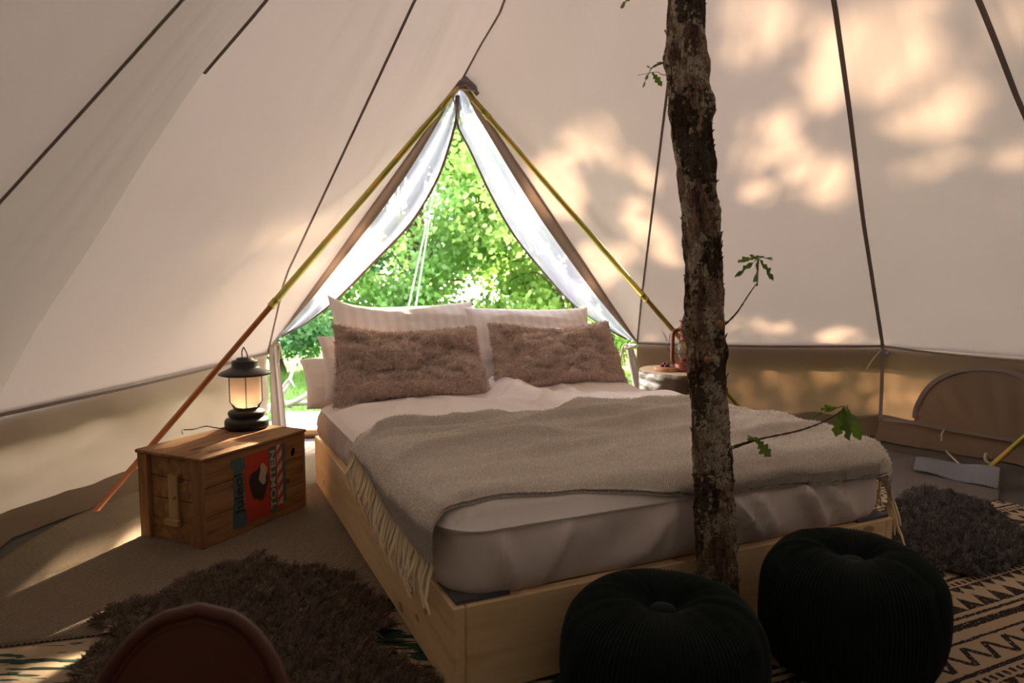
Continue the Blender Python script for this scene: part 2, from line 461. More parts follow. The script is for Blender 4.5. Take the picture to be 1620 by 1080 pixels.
def ribbon(pts, wd, d=.008, wdir=None):
    V = []; n = len(pts)
    for i, p in enumerate(pts):
        tng = (pts[min(i+1, n-1)]-pts[max(i-1, 0)]).normalized()
        q = inward(p, d); nrm = (q-p).normalized(); s = tng.cross(nrm).normalized()*wd/2
        for o2 in (-1, 1):
            V.append(q+s*o2)
        for o2 in (1, -1):
            V.append(q+s*o2-nrm*.004)
    F = []
    for i in range(n-1):
        for k in range(4):
            a, b = i*4+k, i*4+(k+1) % 4; F.append((a, b, b+4, a+4))
    return V, F
for k, (nm, v_, px_) in enumerate(ring):
    wd = {'V1': .022, 'V2': .022, 'V0': .013, 'D': .014}.get(nm, .012)
    v, f = ribbon(ribs[k] if nm != 'VL' else ribs[k][:19], wd)
    obj('seam', v, f, M_seam, ceiling, False)

# valance hem along the eaves and the walls below it
def hem(a, b, n=14, dip=0):
    pts = [inward(a.lerp(b, i/(n-1)) - Vector((0, 0, dip*math.sin(PI*i/(n-1)))), .03) for i in range(n)]
    V = []
    for p in pts:
        V += [p+Vector((0, 0, .007)), p+Vector((0, 0, -.009)), inward(p, -.012)+Vector((0, 0, -.009)), inward(p, -.012)+Vector((0, 0, .007))]
    F = []
    for i in range(n-1):
        for k in range(4):
            a_, b_ = i*4+k, i*4+(k+1) % 4; F.append((a_, b_, b_+4, a_+4))
    return V, F
def wallseg(a, b, seed, nu=40, nv=22, push=.04, foot=.0, fold=.03):
    """canvas wall hanging from the eave edge a-b down to the floor"""
    V = []
    for i in range(nv):
        t = i/(nv-1)
        for j in range(nu):
            s = j/(nu-1); p = a.lerp(b, s)
            outw = Vector((p.x-APEX.x, p.y-APEX.y, 0)).normalized()
            z = p.z*(1-t)+.005*t
            d = push*t+fold*math.sin(PI*min(1, t*1.1))*fbm(s*3+seed, t*1.4, seed, 3)+foot*max(0, t-.75)*4
            d += .012*t*math.sin(s*23+seed*5+t*2)
            q = p+outw*(d+.01); V.append(Vector((q.x, q.y, z)))
    return V, grid_faces(nv, nu)
wall_left = empty('wall_left', kind='structure', label='tan canvas wall sagging beside the wooden crate')
wall_back = empty('wall_back', kind='structure', label='tan canvas wall behind the bed')
wall_right = empty('wall_right', kind='structure', label='tan canvas wall with arched window flap')
wall_front = empty('wall_front', kind='structure', label='tan canvas wall out of view')
P9 = Vector((-1.60, 4.86, .58))
def flap(pts, wd, seed, par, h=.10):
    """dark mud flap lying inwards along the foot of the wall"""
    n = 60; P = resample([Vector(p) for p in pts], n); V = []
    for i, p in enumerate(P):
        inn = Vector((APEX.x-p.x, APEX.y-p.y, 0)).normalized()
        for k in range(7):
            t = k/6
            q = p+inn*(wd*t*(1+.25*fbm(i*.12+seed, 0, 0, 2))-.02)
            z = h*(1-t)**1.6+.012+.02*max(0, fbm(i*.15, t*2, seed, 2))*(1-t)
            V.append(Vector((q.x, q.y, z)))
    return obj('mud_flap', V, grid_faces(n, 7), M_flap, par)
for (a, b, par, sd, psh) in ((V9, VL, wall_left, 1, .06), (VL, VM, wall_left, 2, .02)):
    v, f = wallseg(a, b, sd, push=psh, fold=.075); obj('canvas_panel', v, f, M_wall_lit, par)
    v, f = hem(a, b, dip=.012); obj('hem', v, f, M_seam, par, False)
flap([(-1.70, 4.8, 0), (-2.28, 3.02, 0), (-1.9, 1.7, 0)], .15, 3, wall_left, .07)
for (a, b, par, sd) in ((V0, V1, wall_back, 4), (V1, V2, wall_right, 5)):
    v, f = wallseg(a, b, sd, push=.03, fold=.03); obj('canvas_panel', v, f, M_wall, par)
    v, f = hem(a, b, dip=.012 if par is wall_back else .03); obj('hem', v, f, M_seam, par, False)
for (a, b, par) in ((V0, V1, wall_back), (V1, V2, wall_right), (V9, VL, wall_left), (VL, VM, wall_left)):
    V = []                     # outer eave valance: hangs outside the wall and shades its top
    for i in range(30):
        p = a.lerp(b, i/29); ow = Vector((p.x-APEX.x, p.y-APEX.y, 0)).normalized()
        for k in range(4): V.append(p+ow*(.07+.02*k/3)+Vector((0, 0, .02-.17*k/3+.006*math.sin(i*1.3)*k/3)))
        V.append(p+ow*.0+Vector((0, 0, .03)))
    F_ = []
    for i in range(29):
        for k in range(3): F_.append((i*5+k, i*5+k+1, i*5+6+k, i*5+5+k))
        F_.append((i*5+4, i*5, i*5+5, i*5+9))
    obj('eave_valance', V, F_, M_roof, par)
flap([(.95, 5.30, 0), (2.62, 5.0, 0)], .14, 6, wall_back, .12)
flap([(2.62, 5.0, 0), (3.6, 3.87, 0)], .28, 7, wall_right, .13)
v, f = ribbon([V1+Vector((0, 0, 0)), V1+Vector((.02, .02, -.3)), V1+Vector((.02, .02, -.58))], .024, .02)
obj('seam', v, f, M_seam, wall_back, False)
for i in list(range(6, len(ring))):
    j = (i+1) % len(ring); v, f = wallseg(ring[i][1], ring[j][1], i*1.3, 14, 8); obj('canvas_panel', v, f, M_wall, wall_front)

# arched window flap outline on the right wall
pw = plane3(V1-Vector((.03, .03, 0)), V2-Vector((.03, .03, 0)), V1-Vector((.03, .03, .5)))
arch_px = [(1447, 662), (1452, 640), (1470, 612), (1495, 595), (1530, 585), (1575, 584), (1615, 594), (1650, 615), (1672, 650), (1678, 690)]
arch = spline([atp(x, y, pw) for x, y in arch_px], 6)
v, f = ribbon(arch, .028, .02); obj('window_piping', v, f, M_seam, wall_right, False)
base = [atp(x, y, pw) for x, y in ((1397, 664), (1440, 668), (1500, 680), (1560, 690), (1620, 700), (1690, 712))]
v, f = ribbon(base, .02, .02); obj('window_piping', v, f, M_seam, wall_right, False)
# window cloth a little proud of the wall
flp = []
for i, p in enumerate(arch):
    px_ = 1447+(1678-1447)*i/(len(arch)-1); q = atp(px_, 668+(px_-1440)*.17, pw)
    for k in range(8): flp.append(inward(q.lerp(p, k/7), .010+.010*math.sin(i*.9+k*.8)*math.sin(PI*k/7)))
obj('window_flap', flp, grid_faces(len(arch), 8), M_wall, wall_right)
def cord(pts, r=.004, name='tie_cord', mat=M_cord, par=None, n=6):
    v, f = tube(spline(pts, 6), r, 6); return obj(name, v, f, mat, par)
cord([atp(1498, 676, pw), inward(atp(1492, 690, pw), .05), inward(atp(1500, 715, pw), .12), atz(1520, 736, .03)], .006, par=wall_right)
cord([at(1567, 725, 4.15), at(1560, 718, 4.13), at(1559, 728, 4.12), at(1568, 735, 4.1), at(1566, 748, 4.08)], .008, par=wall_right)
cord([inward(V1+Vector((0, 0, -.02)), .03), inward(V1+Vector((-.06, 0, -.1)), .05), inward(V1+Vector((-.1, 0, -.17)), .05)], .005, par=wall_back)
v, f = tube([inward(V1+Vector((.03, 0, -.045)), .02), inward(V1+Vector((.03, 0, -.045)), .05)], .016, 10); obj('eyelet', v, f, M_gusset, wall_back)
# short tie hanging outside the back roof panel seen as a faint cord
cord([inward(at(1063, 235, 4.18), .02), inward(at(1058, 300, 4.35), .02)], .003, par=wall_back)
cord([inward(at(1018, 452, 4.95), .02), inward(at(1038, 500, 5.08), .02), inward(at(1055, 540, 5.22), .03)], .004, par=wall_back)

# ------------------------------------------------------------------ floor
fl = [(APEX.x+3.62*math.cos(a), APEX.y+3.62*math.sin(a), 0) for a in np.linspace(0, 2*PI, 48, endpoint=False)]
v = fl+[(x, y, -.06) for x, y, _ in fl]
obj('floor', v, [tuple(range(48))]+[tuple(range(48, 96))[::-1]]+[(i+48, (i+1) % 48+48, (i+1) % 48, i) for i in range(48)], M_floor, None, False)
bpy.data.objects['floor']['kind'] = 'structure'; bpy.data.objects['floor']['label'] = 'dark tent groundsheet'
gv = []
for i in range(50):
    for j in range(50):
        x = -22+44*j/49; y = -16+46*i/49
        gv.append((x, y, -.13+.12*fbm(x*.3, y*.3)*(min(1, max(0, math.hypot(x-.5, y-2)-4.2)/4))-.02*math.hypot(x-.5, y-2)*.4))
g = obj('ground', gv, grid_faces(50, 50), M_ground, None); g['kind'] = 'structure'
# pale deck slab in front of the doorway
v, f = box(-1.9, .9, 5.25, 5.95, -.09, -.02, .01)
o = obj('path', v, f, simple('pale_deck', (.75, .72, .68), .7), None, False); o['kind'] = 'structure'
# timber threshold of the doorway
v, f = tube([(-1.62, 4.86, .03), (.95, 5.32, .03)], .035, 8); o = obj('trim_1', v, f, M_crate); o['kind'] = 'structure'

# ------------------------------------------------------------------ door A-frame pole
frame = empty('door_frame_pole', atz(150, 812, 0), label='brass A-shaped tent pole spanning the open doorway', cat='pole')
LB, RB = atz(148, 812, .0), Vector((1.79, 5.0, 0))
Dp = D+Vector((.0, -.03, -.03))
def arc_top(k=.11):
    a = (LB-Dp).normalized(); b = (RB-Dp).normalized()
    return [Dp+a*k, Dp+a*k*.45+(b-a)*0+Vector((0, 0, .005)), Dp+Vector((0, 0, -.005)), Dp+b*k*.45+Vector((0, 0, .005)), Dp+b*k]
top = spline(arc_top(), 5)
def seg(p, q, s0, s1): return [p.lerp(q, s0), p.lerp(q, s1)]
v, f = tube(top, .019, 12); obj('bent_top_tube', v, f, M_pole, frame, world=True)
a0, b0 = top[0], top[-1]
v, f = tube(seg(a0, LB, 0, .55), .018, 12); obj('upper_tube', v, f, M_pole, frame, world=True)
v, f = tube(seg(a0, LB, .55, 1), .015, 12); o = obj('lower_tube', v, f, M_pole_red, frame, world=True); o['label'] = 'copper coloured lower tube'
v, f = tube(seg(b0, RB, 0, .55), .018, 12); obj('upper_tube', v, f, M_pole, frame, world=True)
v, f = tube(seg(b0, RB, .55, 1), .016, 12); obj('lower_tube', v, f, M_pole, frame, world=True)
for p, q, s in ((a0, LB, .03), (a0, LB, .55), (b0, RB, .04), (b0, RB, .55)):
    v, f = tube(seg(p, q, s-.008, s+.008), .021, 12); obj('sleeve', v, f, M_pole, frame, world=True)
# dark sleeve hem + gusset patch at the door peak
gp = [at(742, 103, 4.42), at(716, 142, 4.40), at(735, 136, 4.38), at(757, 150, 4.40), at(752, 125, 4.41)]
V = [p for p in gp]+[p+Vector((0, .015, .004)) for p in gp]
obj('gusset', V, [(0, 1, 2), (0, 2, 3), (0, 3, 4), (5, 7, 6), (5, 8, 7), (5, 9, 8)]+[(i, (i+1) % 5, (i+1) % 5+5, i+5) for i in range(5)], M_gusset, ceiling, False)
v, f = tube(spline([at(700, 158, 4.41), at(716, 138, 4.40), at(727, 130, 4.39), at(742, 134, 4.4), at(756, 150, 4.41)], 5), .014, 8)
obj('pole_sleeve', v, f, M_seam, ceiling)
# second pole of the tent seen low at the far right
v, f = tube([at(1562, 742, 4.1), at(1622, 690, 4.0), at(1980, 380, 3.7)], .016, 10)
o = obj('door_frame_pole', v, f, M_pole); tag(o, 'green-brass pole leaning low beside the arched window flap', 'pole')

# ------------------------------------------------------------------ doorway curtains
pd = plane3(D, V9+Vector((0, 0, 0)), V0)
def curtain(outer, inner, nfold, amp, side, label, tie, foot):
    """outer, inner: pixel polylines of the door edge and of the free edge, top to tie"""
    par = empty('mesh_curtain', (foot.x, foot.y, 0), label=label, cat='curtain', group='mesh door curtains')
    n = 34
    O = resample([atp(x, y, pd) for x, y in outer], n); I = resample(spline([atp(x, y, pd) for x, y in inner], 5), n)
    nrm = pd[1] if pd[1].y < 0 else -pd[1]
    def surf(s0, s1, m, mat, name, k=1):
        V = []
        for i in range(n):
            t = i/(n-1)
            for j in range(m):
                s = s0+(s1-s0)*j/(m-1); p = O[i].lerp(I[i], s)
                d = amp*(math.sin(s*nfold*2*PI+1.1+.8*math.sin(t*4))*(.35+.65*math.sin(PI*min(1, t*.95+.04))))*s*(1.25-s)*1.6*k
                V.append(p+nrm*(d+.01))
        obj(name, V, grid_faces(n, m), mat, par, world=True)
    surf(0, .30, 8, M_strip, 'canvas_border')
    surf(.30, 1, 44, M_mesh, 'mesh_panel')
    v, f = tube([p+nrm*.012 for p in I], .008, 6); obj('edge_binding', v, f, M_strip, par, world=True)
    # below the tie the cloth hangs as a narrow gathered tail
    V = []
    m = 18; rows = 16
    top = tie
    for i in range(rows):
        t = i/(rows-1); z = top.z*(1-t)+.02*t; wd = .03+.035*t**.6
        for j in range(m):
            s = j/(m-1)-.5; along = (V0-V9).normalized()
            p = Vector((top.x, top.y, z))+(foot-Vector((top.x, top.y, 0)))*t*Vector((1, 1, 0)).length*0
            q = Vector((top.x+(foot.x-top.x)*t, top.y+(foot.y-top.y)*t, z))+along*s*wd*1.6+nrm*.02*math.sin(s*13)
            V.append(q)
    obj('gathered_tail', V, grid_faces(rows, m), M_roof, par, world=True)
    ring_ = [top+Vector((.045*math.cos(a), .03*math.sin(a), .01*math.sin(a+1))) for a in np.linspace(0, 2*PI, 14)]
    v, f = tube(ring_, .008, 6); obj('tie_band', v, f, M_cord, par, world=True)
    e = Vector((side, 0, 0))
    for q in (Vector((.05, -.03, -.09)), Vector((.02, -.03, -.14))):
        v, f = tube(spline([top, top+e*.05+Vector((0, -.03, .01)), top+Vector((q.x*side+.02*side, q.y, q.z))], 4), .006, 6)
        obj('tie_tail', v, f, M_cord, par, world=True)
    return par
T0 = atp(996, 548, pd); T9 = atp(432, 545, pd)
curtain([(735, 126), (1010, 541)], [(722, 150), (723, 195), (745, 240), (775, 305), (812, 370), (856, 425), (905, 478), (955, 515), (990, 535)],
        2.2, .05, -1, 'white mesh door curtain tied back beside the log table', T0, Vector((1.0, 5.2, 0)))
curtain([(724, 128), (419, 553)], [(724, 150), (721, 190), (706, 245), (688, 290), (650, 352), (590, 415), (530, 475), (480, 512), (446, 530)],
        2.4, .05, 1, 'white mesh door curtain tied back behind the glowing lantern', T9, Vector((-1.60, 4.84, 0)))
# zip tab and cord hanging at the door peak
o = obj('zip_flap', *tube([at(722, 150, 4.5), at(724, 170, 4.52), at(723, 192, 4.55)], [.03, .022, .012], 8), M_strip); tag(o, 'brown zip flap hanging from the doorway peak', 'flap')
o = cord([at(752, 144, 4.38), at(722, 142, 4.36), at(716, 150, 4.37), at(722, 172, 4.38)], .004); tag(o, 'beige tie cord knotted round the pole peak', 'cord')

# white guy ropes outside the doorway
guy = empty('guy_rope', at(650, 600, 6.9), label='white guy rope pegged outside the doorway', cat='rope')
J = at(677, 345, 5.75)
for a_, b_ in ((at(690, 290, 5.4), J), (J, at(640, 515, 6.3)), (J+Vector((.015, 0, 0)), at(653, 515, 6.3))):
    e_ = b_ + (b_-a_)*(.55 if b_ is not J else 0)
    v, f = tube([a_, e_], .007, 6); obj('rope', v, f, M_rope, guy, world=True)
v, f = tube([at(690, 290, 5.4), at(713, 215, 4.95)], .006, 6); obj('rope', v, f, M_rope, guy, world=True)
v, f = tube([J+Vector((0, 0, .03)), J-Vector((0, 0, .03))], .016, 8); obj('slider', v, f, M_gusset, guy, world=True)

# ------------------------------------------------------------------ bed
BED = Vector((-.154, 1.798, 0)); BR = math.radians(24.6)
bu = Vector((math.cos(BR), math.sin(BR), 0)); bv = Vector((-math.sin(BR), math.cos(BR), 0))
BW, BL, BH = 1.68, 2.19, .27
def bedw(u, v, z=0): return BED+bu*u+bv*v+Vector((0, 0, z))
bed = empty('platform_bed', BED, BR, 'low pine plank bed frame under the mattress', 'bed')
v, f = box(0, .035, .0, BL, .012, BH, .004); obj('side_board', v, f, M_pine_y, bed, False)
v, f = box(BW-.035, BW, .0, BL, .012, BH, .004); obj('side_board', v, f, M_pine_y, bed, False)
v, f = box(.036, BW-.036, .0, .035, .012, BH, .004); obj('end_board', v, f, M_pine, bed, False)
v, f = box(.036, BW-.036, BL-.035, BL, .012, BH, .004); obj('end_board', v, f, M_pine, bed, False)
for i in range(9):
    y = .12+i*.225; v, f = box(.037, BW-.037, y, y+.08, BH-.05, BH-.03, .002); obj('slat', v, f, M_pine, bed, False)
M_brk = simple('grey_bracket', (.11, .11, .12), .4, .3)
for cx, sx in ((.0, 1), (BW, -1)):
    V = []; n = 12
    out = [(cx+sx*.012, .012), (cx+sx*.17, .012), (cx+sx*.16, .035)]+[(cx+sx*(.035+.12*(1-math.sin(a))), .035+.12*(1-math.cos(a))) for a in np.linspace(0, PI/2, 8)]+[(cx+sx*.035, .16), (cx+sx*.012, .17)]
    for z in (BH+.001, BH+.012): V += [(x, y, z) for x, y in out]
    k = len(out); F_ = [tuple(range(k)), tuple(range(k, 2*k))]+[(i, (i+1) % k, (i+1) % k+k, i+k) for i in range(k)]
    obj('corner_bracket', V, F_, M_brk, bed, False)

def rrect(u0, u1, v0, v1, r, n):
    """perimeter points of a rounded rectangle, n along each side plus corners, with outward normals"""
    pts = []
    def side(a, b, nm):
        for i in range(n): pts.append((a[0]+(b[0]-a[0])*i/n, a[1]+(b[1]-a[1])*i/n, nm))
    def corner(cx, cy, a0):
        for i in range(8):
            a = a0+PI/2*i/8; pts.append((cx+r*math.cos(a), cy+r*math.sin(a), (math.cos(a), math.sin(a))))
    side((u0+r, v0), (u1-r, v0), (0, -1)); corner(u1-r, v0+r, -PI/2)
    side((u1, v0+r), (u1, v1-r), (1, 0)); corner(u1-r, v1-r, 0)
    side((u1-r, v1), (u0+r, v1), (0, 1)); corner(u0+r, v1-r, PI/2)
    side((u0, v1-r), (u0, v0+r), (-1, 0)); corner(u0+r, v0+r, PI)
    return pts
mat_o = empty('mattress', BED, BR, 'thick mattress in a creased pale pink fitted sheet on pine frame', 'mattress')
per = rrect(.028, BW-.028, .03, BL-.03, .09, 90)
prof = [(-.10, .245), (-.02, .262), (.0, .275), (.01, .30), (.014, .33), (.014, .37), (.012, .41), (.006, .44), (-.012, .462), (-.04, .472), (-.10, .474)]
V = []; n = len(per)
for q, (o_, z) in enumerate(prof):
    for k, (x, y, nm) in enumerate(per):
        mid = math.sin(PI*min(1, max(0, (z-.26)/.22)))
        wv_ = 0
        if nm[1] < -.5:   # foot end: diagonal creases
            for c0, sl_, wd_, am in ((.30, .5, .03, .014), (.62, .9, .035, .018), (.70, .2, .02, .01), (1.0, -.9, .022, .022), (1.08, -.6, .03, .012), (1.30, -.7, .028, .02), (1.42, -1.1, .02, .014), (.16, -.3, .02, .014), (.85, .4, .03, .01)):
                wv_ += am*math.exp(-((x-c0-sl_*(z-.36))/wd_)**2)
        elif nm[0] < -.5:
            for c0, sl_, wd_, am in ((.16, .6, .04, .02), (.42, -.5, .03, .016), (1.9, .3, .03, .02), (1.75, .2, .02, .014), (2.0, .1, .02, .014), (1.3, .4, .05, .01)):
                wv_ += am*math.exp(-((y-c0-sl_*(z-.36))/wd_)**2)
        wv_ = wv_*mid*2.6+.02*fbm(x*5, y*5, z*5)*mid
        V.append((x+nm[0]*(o_+wv_), y+nm[1]*(o_+wv_), z))
F_ = [f_[::-1] for f_ in grid_faces(len(prof), n, True)]
F_ = [f_[::-1] for f_ in F_]
F_.append(tuple(range((len(prof)-1)*n, len(prof)*n))); F_.append(tuple(range(n))[::-1])
obj('fitted_sheet', V, F_, M_sheet, mat_o)
# bunched loose sheet corner hanging on the near long side
def bunch(pts, wd, seed, name='sheet_fold', par=mat_o):
    P = spline(pts, 6); V = []; m = 12
    for i, p in enumerate(P):
        t = i/(len(P)-1); r = wd*math.sin(PI*(.08+.84*t))**.6
        for k in range(m):
            a = 2*PI*k/m; rr = r*(1+.30*fbm(i*.25, math.cos(a)*1.5+seed, math.sin(a)*1.5))
            V.append((p.x+rr*.45*math.cos(a), p.y+rr*math.sin(a), p.z+rr*.35*math.sin(a+1.2)))
    F_ = grid_faces(len(P), m, True)+[tuple(range(m)), tuple(range((len(P)-1)*m, len(P)*m))[::-1]]
    obj(name, V, F_, M_sheet, par)
bunch([(.035, .95, .36), (.012, .88, .31), (.0, .78, .262), (.0, .66, .25), (.015, .56, .275), (.03, .5, .33)], .05, 1)
bunch([(.03, .86, .37), (.01, .79, .32), (.005, .70, .285), (.02, .62, .31)], .035, 4)

def fur_strands(P, N, L, wd, seed, curl=1.0, clump=22, taper=.35, gravity=0):
    """short curved ribbons growing from points P along normals N"""
    n = len(P); r = np.random.default_rng(seed)
    fld = np.array([[nz(p[0]*clump+9, p[1]*clump, p[2]*clump), nz(p[0]*clump, p[1]*clump+31, p[2]*clump), nz(p[0]*clump, p[1]*clump, p[2]*clump+57)] for p in P])
    d0 = N+fld*1.5*curl+r.normal(0, .22, (n, 3)); d0 /= np.linalg.norm(d0, axis=1)[:, None]
    bend = fld[:, [1, 2, 0]]*2.4*curl+r.normal(0, .5, (n, 3)); bend[:, 2] -= gravity
    ll = L*r.uniform(.6, 1.15, n)[:, None]
    side = np.cross(d0, r.normal(0, 1, (n, 3))); side /= np.linalg.norm(side, axis=1)[:, None]
    rows = []
    for k, t_ in enumerate((0, .4, .75, 1.0)):
        c = P+d0*ll*t_+bend*ll*(t_**2)*.38
        w_ = wd*(1-(1-taper)*t_)
        rows += [c-side*w_/2, c+side*w_/2]
    V = np.stack(rows, 1).reshape(-1, 3)
    b = (np.arange(n)*8)[:, None]
    T = np.concatenate([b+np.array([[2*k, 2*k+1, 2*k+3, 2*k+2]]) for k in range(3)], 0)
    return V, T
def tri_sample(V, F_, n, r, keep=None):
    V = np.array([tuple(q) for q in V]); tr = []
    for q in F_:
        for k in range(1, len(q)-1): tr.append((q[0], q[k], q[k+1]))
    tr = np.array(tr); a, b, c = V[tr[:, 0]], V[tr[:, 1]], V[tr[:, 2]]
    cr = np.cross(b-a, c-a); ar = np.linalg.norm(cr, axis=1)
    if keep is not None: ar = ar*keep(a, cr)
    idx = r.choice(len(tr), n, p=ar/ar.sum()); u = np.sqrt(r.random(n)); w_ = r.random(n)
    P = a[idx]*(1-u)[:, None]+b[idx]*(u*(1-w_))[:, None]+c[idx]*(u*w_)[:, None]
    N = cr[idx]/np.linalg.norm(cr[idx], axis=1)[:, None]
    return P, N

# duvet: height field with soft rolled edges
DU0, DU1, DV0, DV1 = -.012, BW+.045, .012, 1.92
def rnd_rect(u, v, r=.13):
    cu_ = max(0, DU0+r-u, u-(DU1-r)); cv_ = max(0, DV0+r-v)
    if cu_ > 0 and cv_ > 0:
        h_ = math.hypot(cu_, cv_); m_ = max(cu_, cv_); k_ = m_/h_; su_ = 1 if u > .8 else -1
        bu_ = (DU1-r) if su_ > 0 else (DU0+r)
        return bu_+su_*cu_*k_, DV0+r-cv_*k_
    return u, v
def duv_top(u, v):
    e = min(1, max(0, (u-DU0)/.16)); e2 = min(1, max(0, (DU1-u)/.12)); e3 = min(1, max(0, (v-DV0)/.09)); e4 = min(1, max(0, (DV1-v)/.1))
    rnd = lambda q: math.sqrt(max(0, 1-(1-q)**2))
    ed = rnd(e)*rnd(e2)*rnd(e3)*rnd(e4)
    z = .462+.066*ed
    z += ed*(.020*fbm(u*2.1+3, v*2.6, 0, 3)+.012*math.sin(v*9+u*2.4+2*fbm(u*1.5, v*1.5)))
    z += ed*.035*math.exp(-((u-1.15)/.5)**2-((v-.75)/.4)**2)
    # raised ridge between the two halves near the pillows
    c_ = .86+.12*(v-1.2)
    z += ed*.07*math.exp(-((u-c_)/.10)**2)*min(1, max(0, (v-1.12)/.3))
    for (cu, cv, sl_, wd_, am) in ((.98, 1.35, .8, .035, .022), (1.10, 1.3, .5, .03, .018), (.75, 1.3, -.6, .03, .012), (1.3, 1.32, .3, .04, .012), (.45, 1.25, .3, .03, .016), (.9, 1.55, .9, .03, .02), (.62, 1.45, -.5, .03, .018), (1.2, 1.5, .2, .03, .018), (.25, 1.4, .5, .03, .014)):
        z += ed*am*math.exp(-((u-cu-sl_*(v-cv))/wd_)**2)*math.exp(-((v-cv)/.28)**2)
    return z
NU, NV = 130, 130
V = []
for i in range(NU):
    for j in range(NV):
        su, sv = i/(NU-1), j/(NV-1)
        su = .5-.5*math.cos(PI*su) if 0 else su
        u = DU0+(DU1-DU0)*su; v_ = DV0+(DV1-DV0)*sv
        
        q_ = rnd_rect(u, v_); V.append((q_[0], q_[1]+.012*nz(u*4, 0, 1)*max(0, 1-(v_-DV0)/.1), duv_top(u, v_)))
nt = len(V)
for i in range(NU):
    for j in range(NV):
        su, sv = i/(NU-1), j/(NV-1); u = DU0+(DU1-DU0)*su; v_ = DV0+(DV1-DV0)*sv
        e = min(su, 1-su, sv, 1-sv); q_ = rnd_rect(u, v_); V.append((q_[0], q_[1]+.012*nz(u*4, 0, 1)*max(0, 1-(v_-DV0)/.1), .462-(.014*(1+nz(u*5, 3, 3)) if v_ < .3 and u < 1 and e > .012 else 0)-.03*min(1, e/.05)**.5*(1.0 if u < 1.0 else max(.2, 1-(u-1.0)/.3))))
F_ = [f_[::-1] for f_ in grid_faces(NU, NV)]+grid_faces(NU, NV, False, nt)
bd = [(i, 0) for i in range(NU)]+[(NU-1, j) for j in range(1, NV)]+[(i, NV-1) for i in range(NU-2, -1, -1)]+[(0, j) for j in range(NV-2, 0, -1)]
for a_, b_ in zip(bd, bd[1:]+bd[:1]):
    x = a_[0]*NV+a_[1]; y = b_[0]*NV+b_[1]; F_.append((x, y, y+nt, x+nt))
o = obj('duvet', V, F_, M_duvet); o.location = BED; o.rotation_euler = (0, 0, BR)
tag(o, 'rumpled pale pink cotton duvet spread over the bed under the wool blanket', 'duvet')

# wool blanket draped over it, with side fringe
def bl_front(u): return interp([(0, .07), (.06, .045), (.4, .035), (.6, .012), (.75, -.015), (.9, -.04), (1.4, -.055), (1.69, -.045)], u)
def bl_back(u): return interp([(0, 1.06), (.3, 1.09), (.55, .98), (.75, .93), (1.1, 1.06), (1.5, 1.03), (1.74, .82)], u)
blk = empty('wool_blanket', BED, BR, 'grey-brown woven wool blanket with cream fringe over foot of bed', 'blanket')
NB, NM = 150, 110
BL_RIDGES = [(.98, .05, .25, .35, .022, .026), (.86, -.12, .35, .40, .020, .020), (.74, -.05, .75, .55, .026, .024), (.60, -.10, .40, .35, .022, .016), (.86, .12, 1.25, .40, .024, .026),
             (.66, .05, 1.2, .45, .024, .018), (.46, -.02, .8, .5, .03, .014), (.98, .10, 1.0, .25, .02, .018), (.30, .06, 1.35, .3, .03, .012)]
def bl_pos(a, b):
    """a 0..1 across (left overhang to right overhang), b 0..1 front to back"""
    ov0 = .075*(1-b)**1.1+.03; ov1 = .10
    total = ov0+(DU1-DU0)+ov1; s = a*total-ov0
    uu = min(max(s, 0), DU1-DU0)+DU0
    vf, vb = bl_front(uu), bl_back(uu)
    v_ = vf+(vb-vf)*b
    z = duv_top(min(max(uu, DU0+.01), DU1-.01), max(v_, DV0+.02))
    # bridge: never below a fold line near the edges
    if s < .05:
        k = (.05-s); z0 = duv_top(DU0+.05, max(v_, .03))
        uu = DU0+.05-min(k, .07)-.010; z = z0-max(0, k-.035)*.98-k*.35
        z = min(z, z0)
    elif s > DU1-DU0-.05:
        k = s-(DU1-DU0-.05); z0 = duv_top(DU1-.05, max(v_, .03))
        uu = DU1-.05+min(k, .065)+.006; z = z0-max(0, k-.035)*.98-k*.3
    fz = 1 if .05 < s < DU1-DU0-.05 else .3
    z += .014+fz*.017*max(-.3, math.sin(v_*19+1.5*uu+4*fbm(uu*1.1, v_*1.1, 3, 2)))*(.25+.75*b)
    for (v0_, sl_, cu_, su_, wd_, am_) in BL_RIDGES:
        z += fz*1.5*am_*math.exp(-((v_-v0_-sl_*(uu-cu_)-.02*math.sin(uu*5+v0_*9))/wd_)**2)*math.exp(-((uu-cu_)/su_)**4)
    if v_ < DV0+.02:
        hang = DV0+.02-v_; v_ = DV0+.02-min(hang, .028); z -= hang*.9
    q_ = rnd_rect(uu, v_, .12)
    return (q_[0], q_[1], z)
V = []
for i in range(NB):
    for j in range(NM): V.append(bl_pos(i/(NB-1), j/(NM-1)))
nt = len(V); V += [(x, y, z-.011) for x, y, z in V]
F_ = [f_[::-1] for f_ in grid_faces(NB, NM)]+grid_faces(NB, NM, False, nt)
bd = [(i, 0) for i in range(NB)]+[(NB-1, j) for j in range(1, NM)]+[(i, NM-1) for i in range(NB-2, -1, -1)]+[(0, j) for j in range(NM-2, 0, -1)]
for a_, b_ in zip(bd, bd[1:]+bd[:1]):
    x = a_[0]*NM+a_[1]; y = b_[0]*NM+b_[1]; F_.append((x, y, y+nt, x+nt))
wc = obj('woven_cloth', V, F_, M_blanket, blk)
P_, N_ = tri_sample(V[:nt], grid_faces(NB, NM), 70000, np.random.default_rng(8)); N_ = np.where(N_[:, 2:3] < 0, -N_, N_)
Vf, Tf = fur_strands(P_, N_, .006, .0024, 9, 1.0, 90); q = np_mesh('wool_fuzz', Vf, Tf, simple('blanket_fuzz', (.90, .83, .76), .9, var=.14, scale=60), wc); q['kind'] = 'stuff'
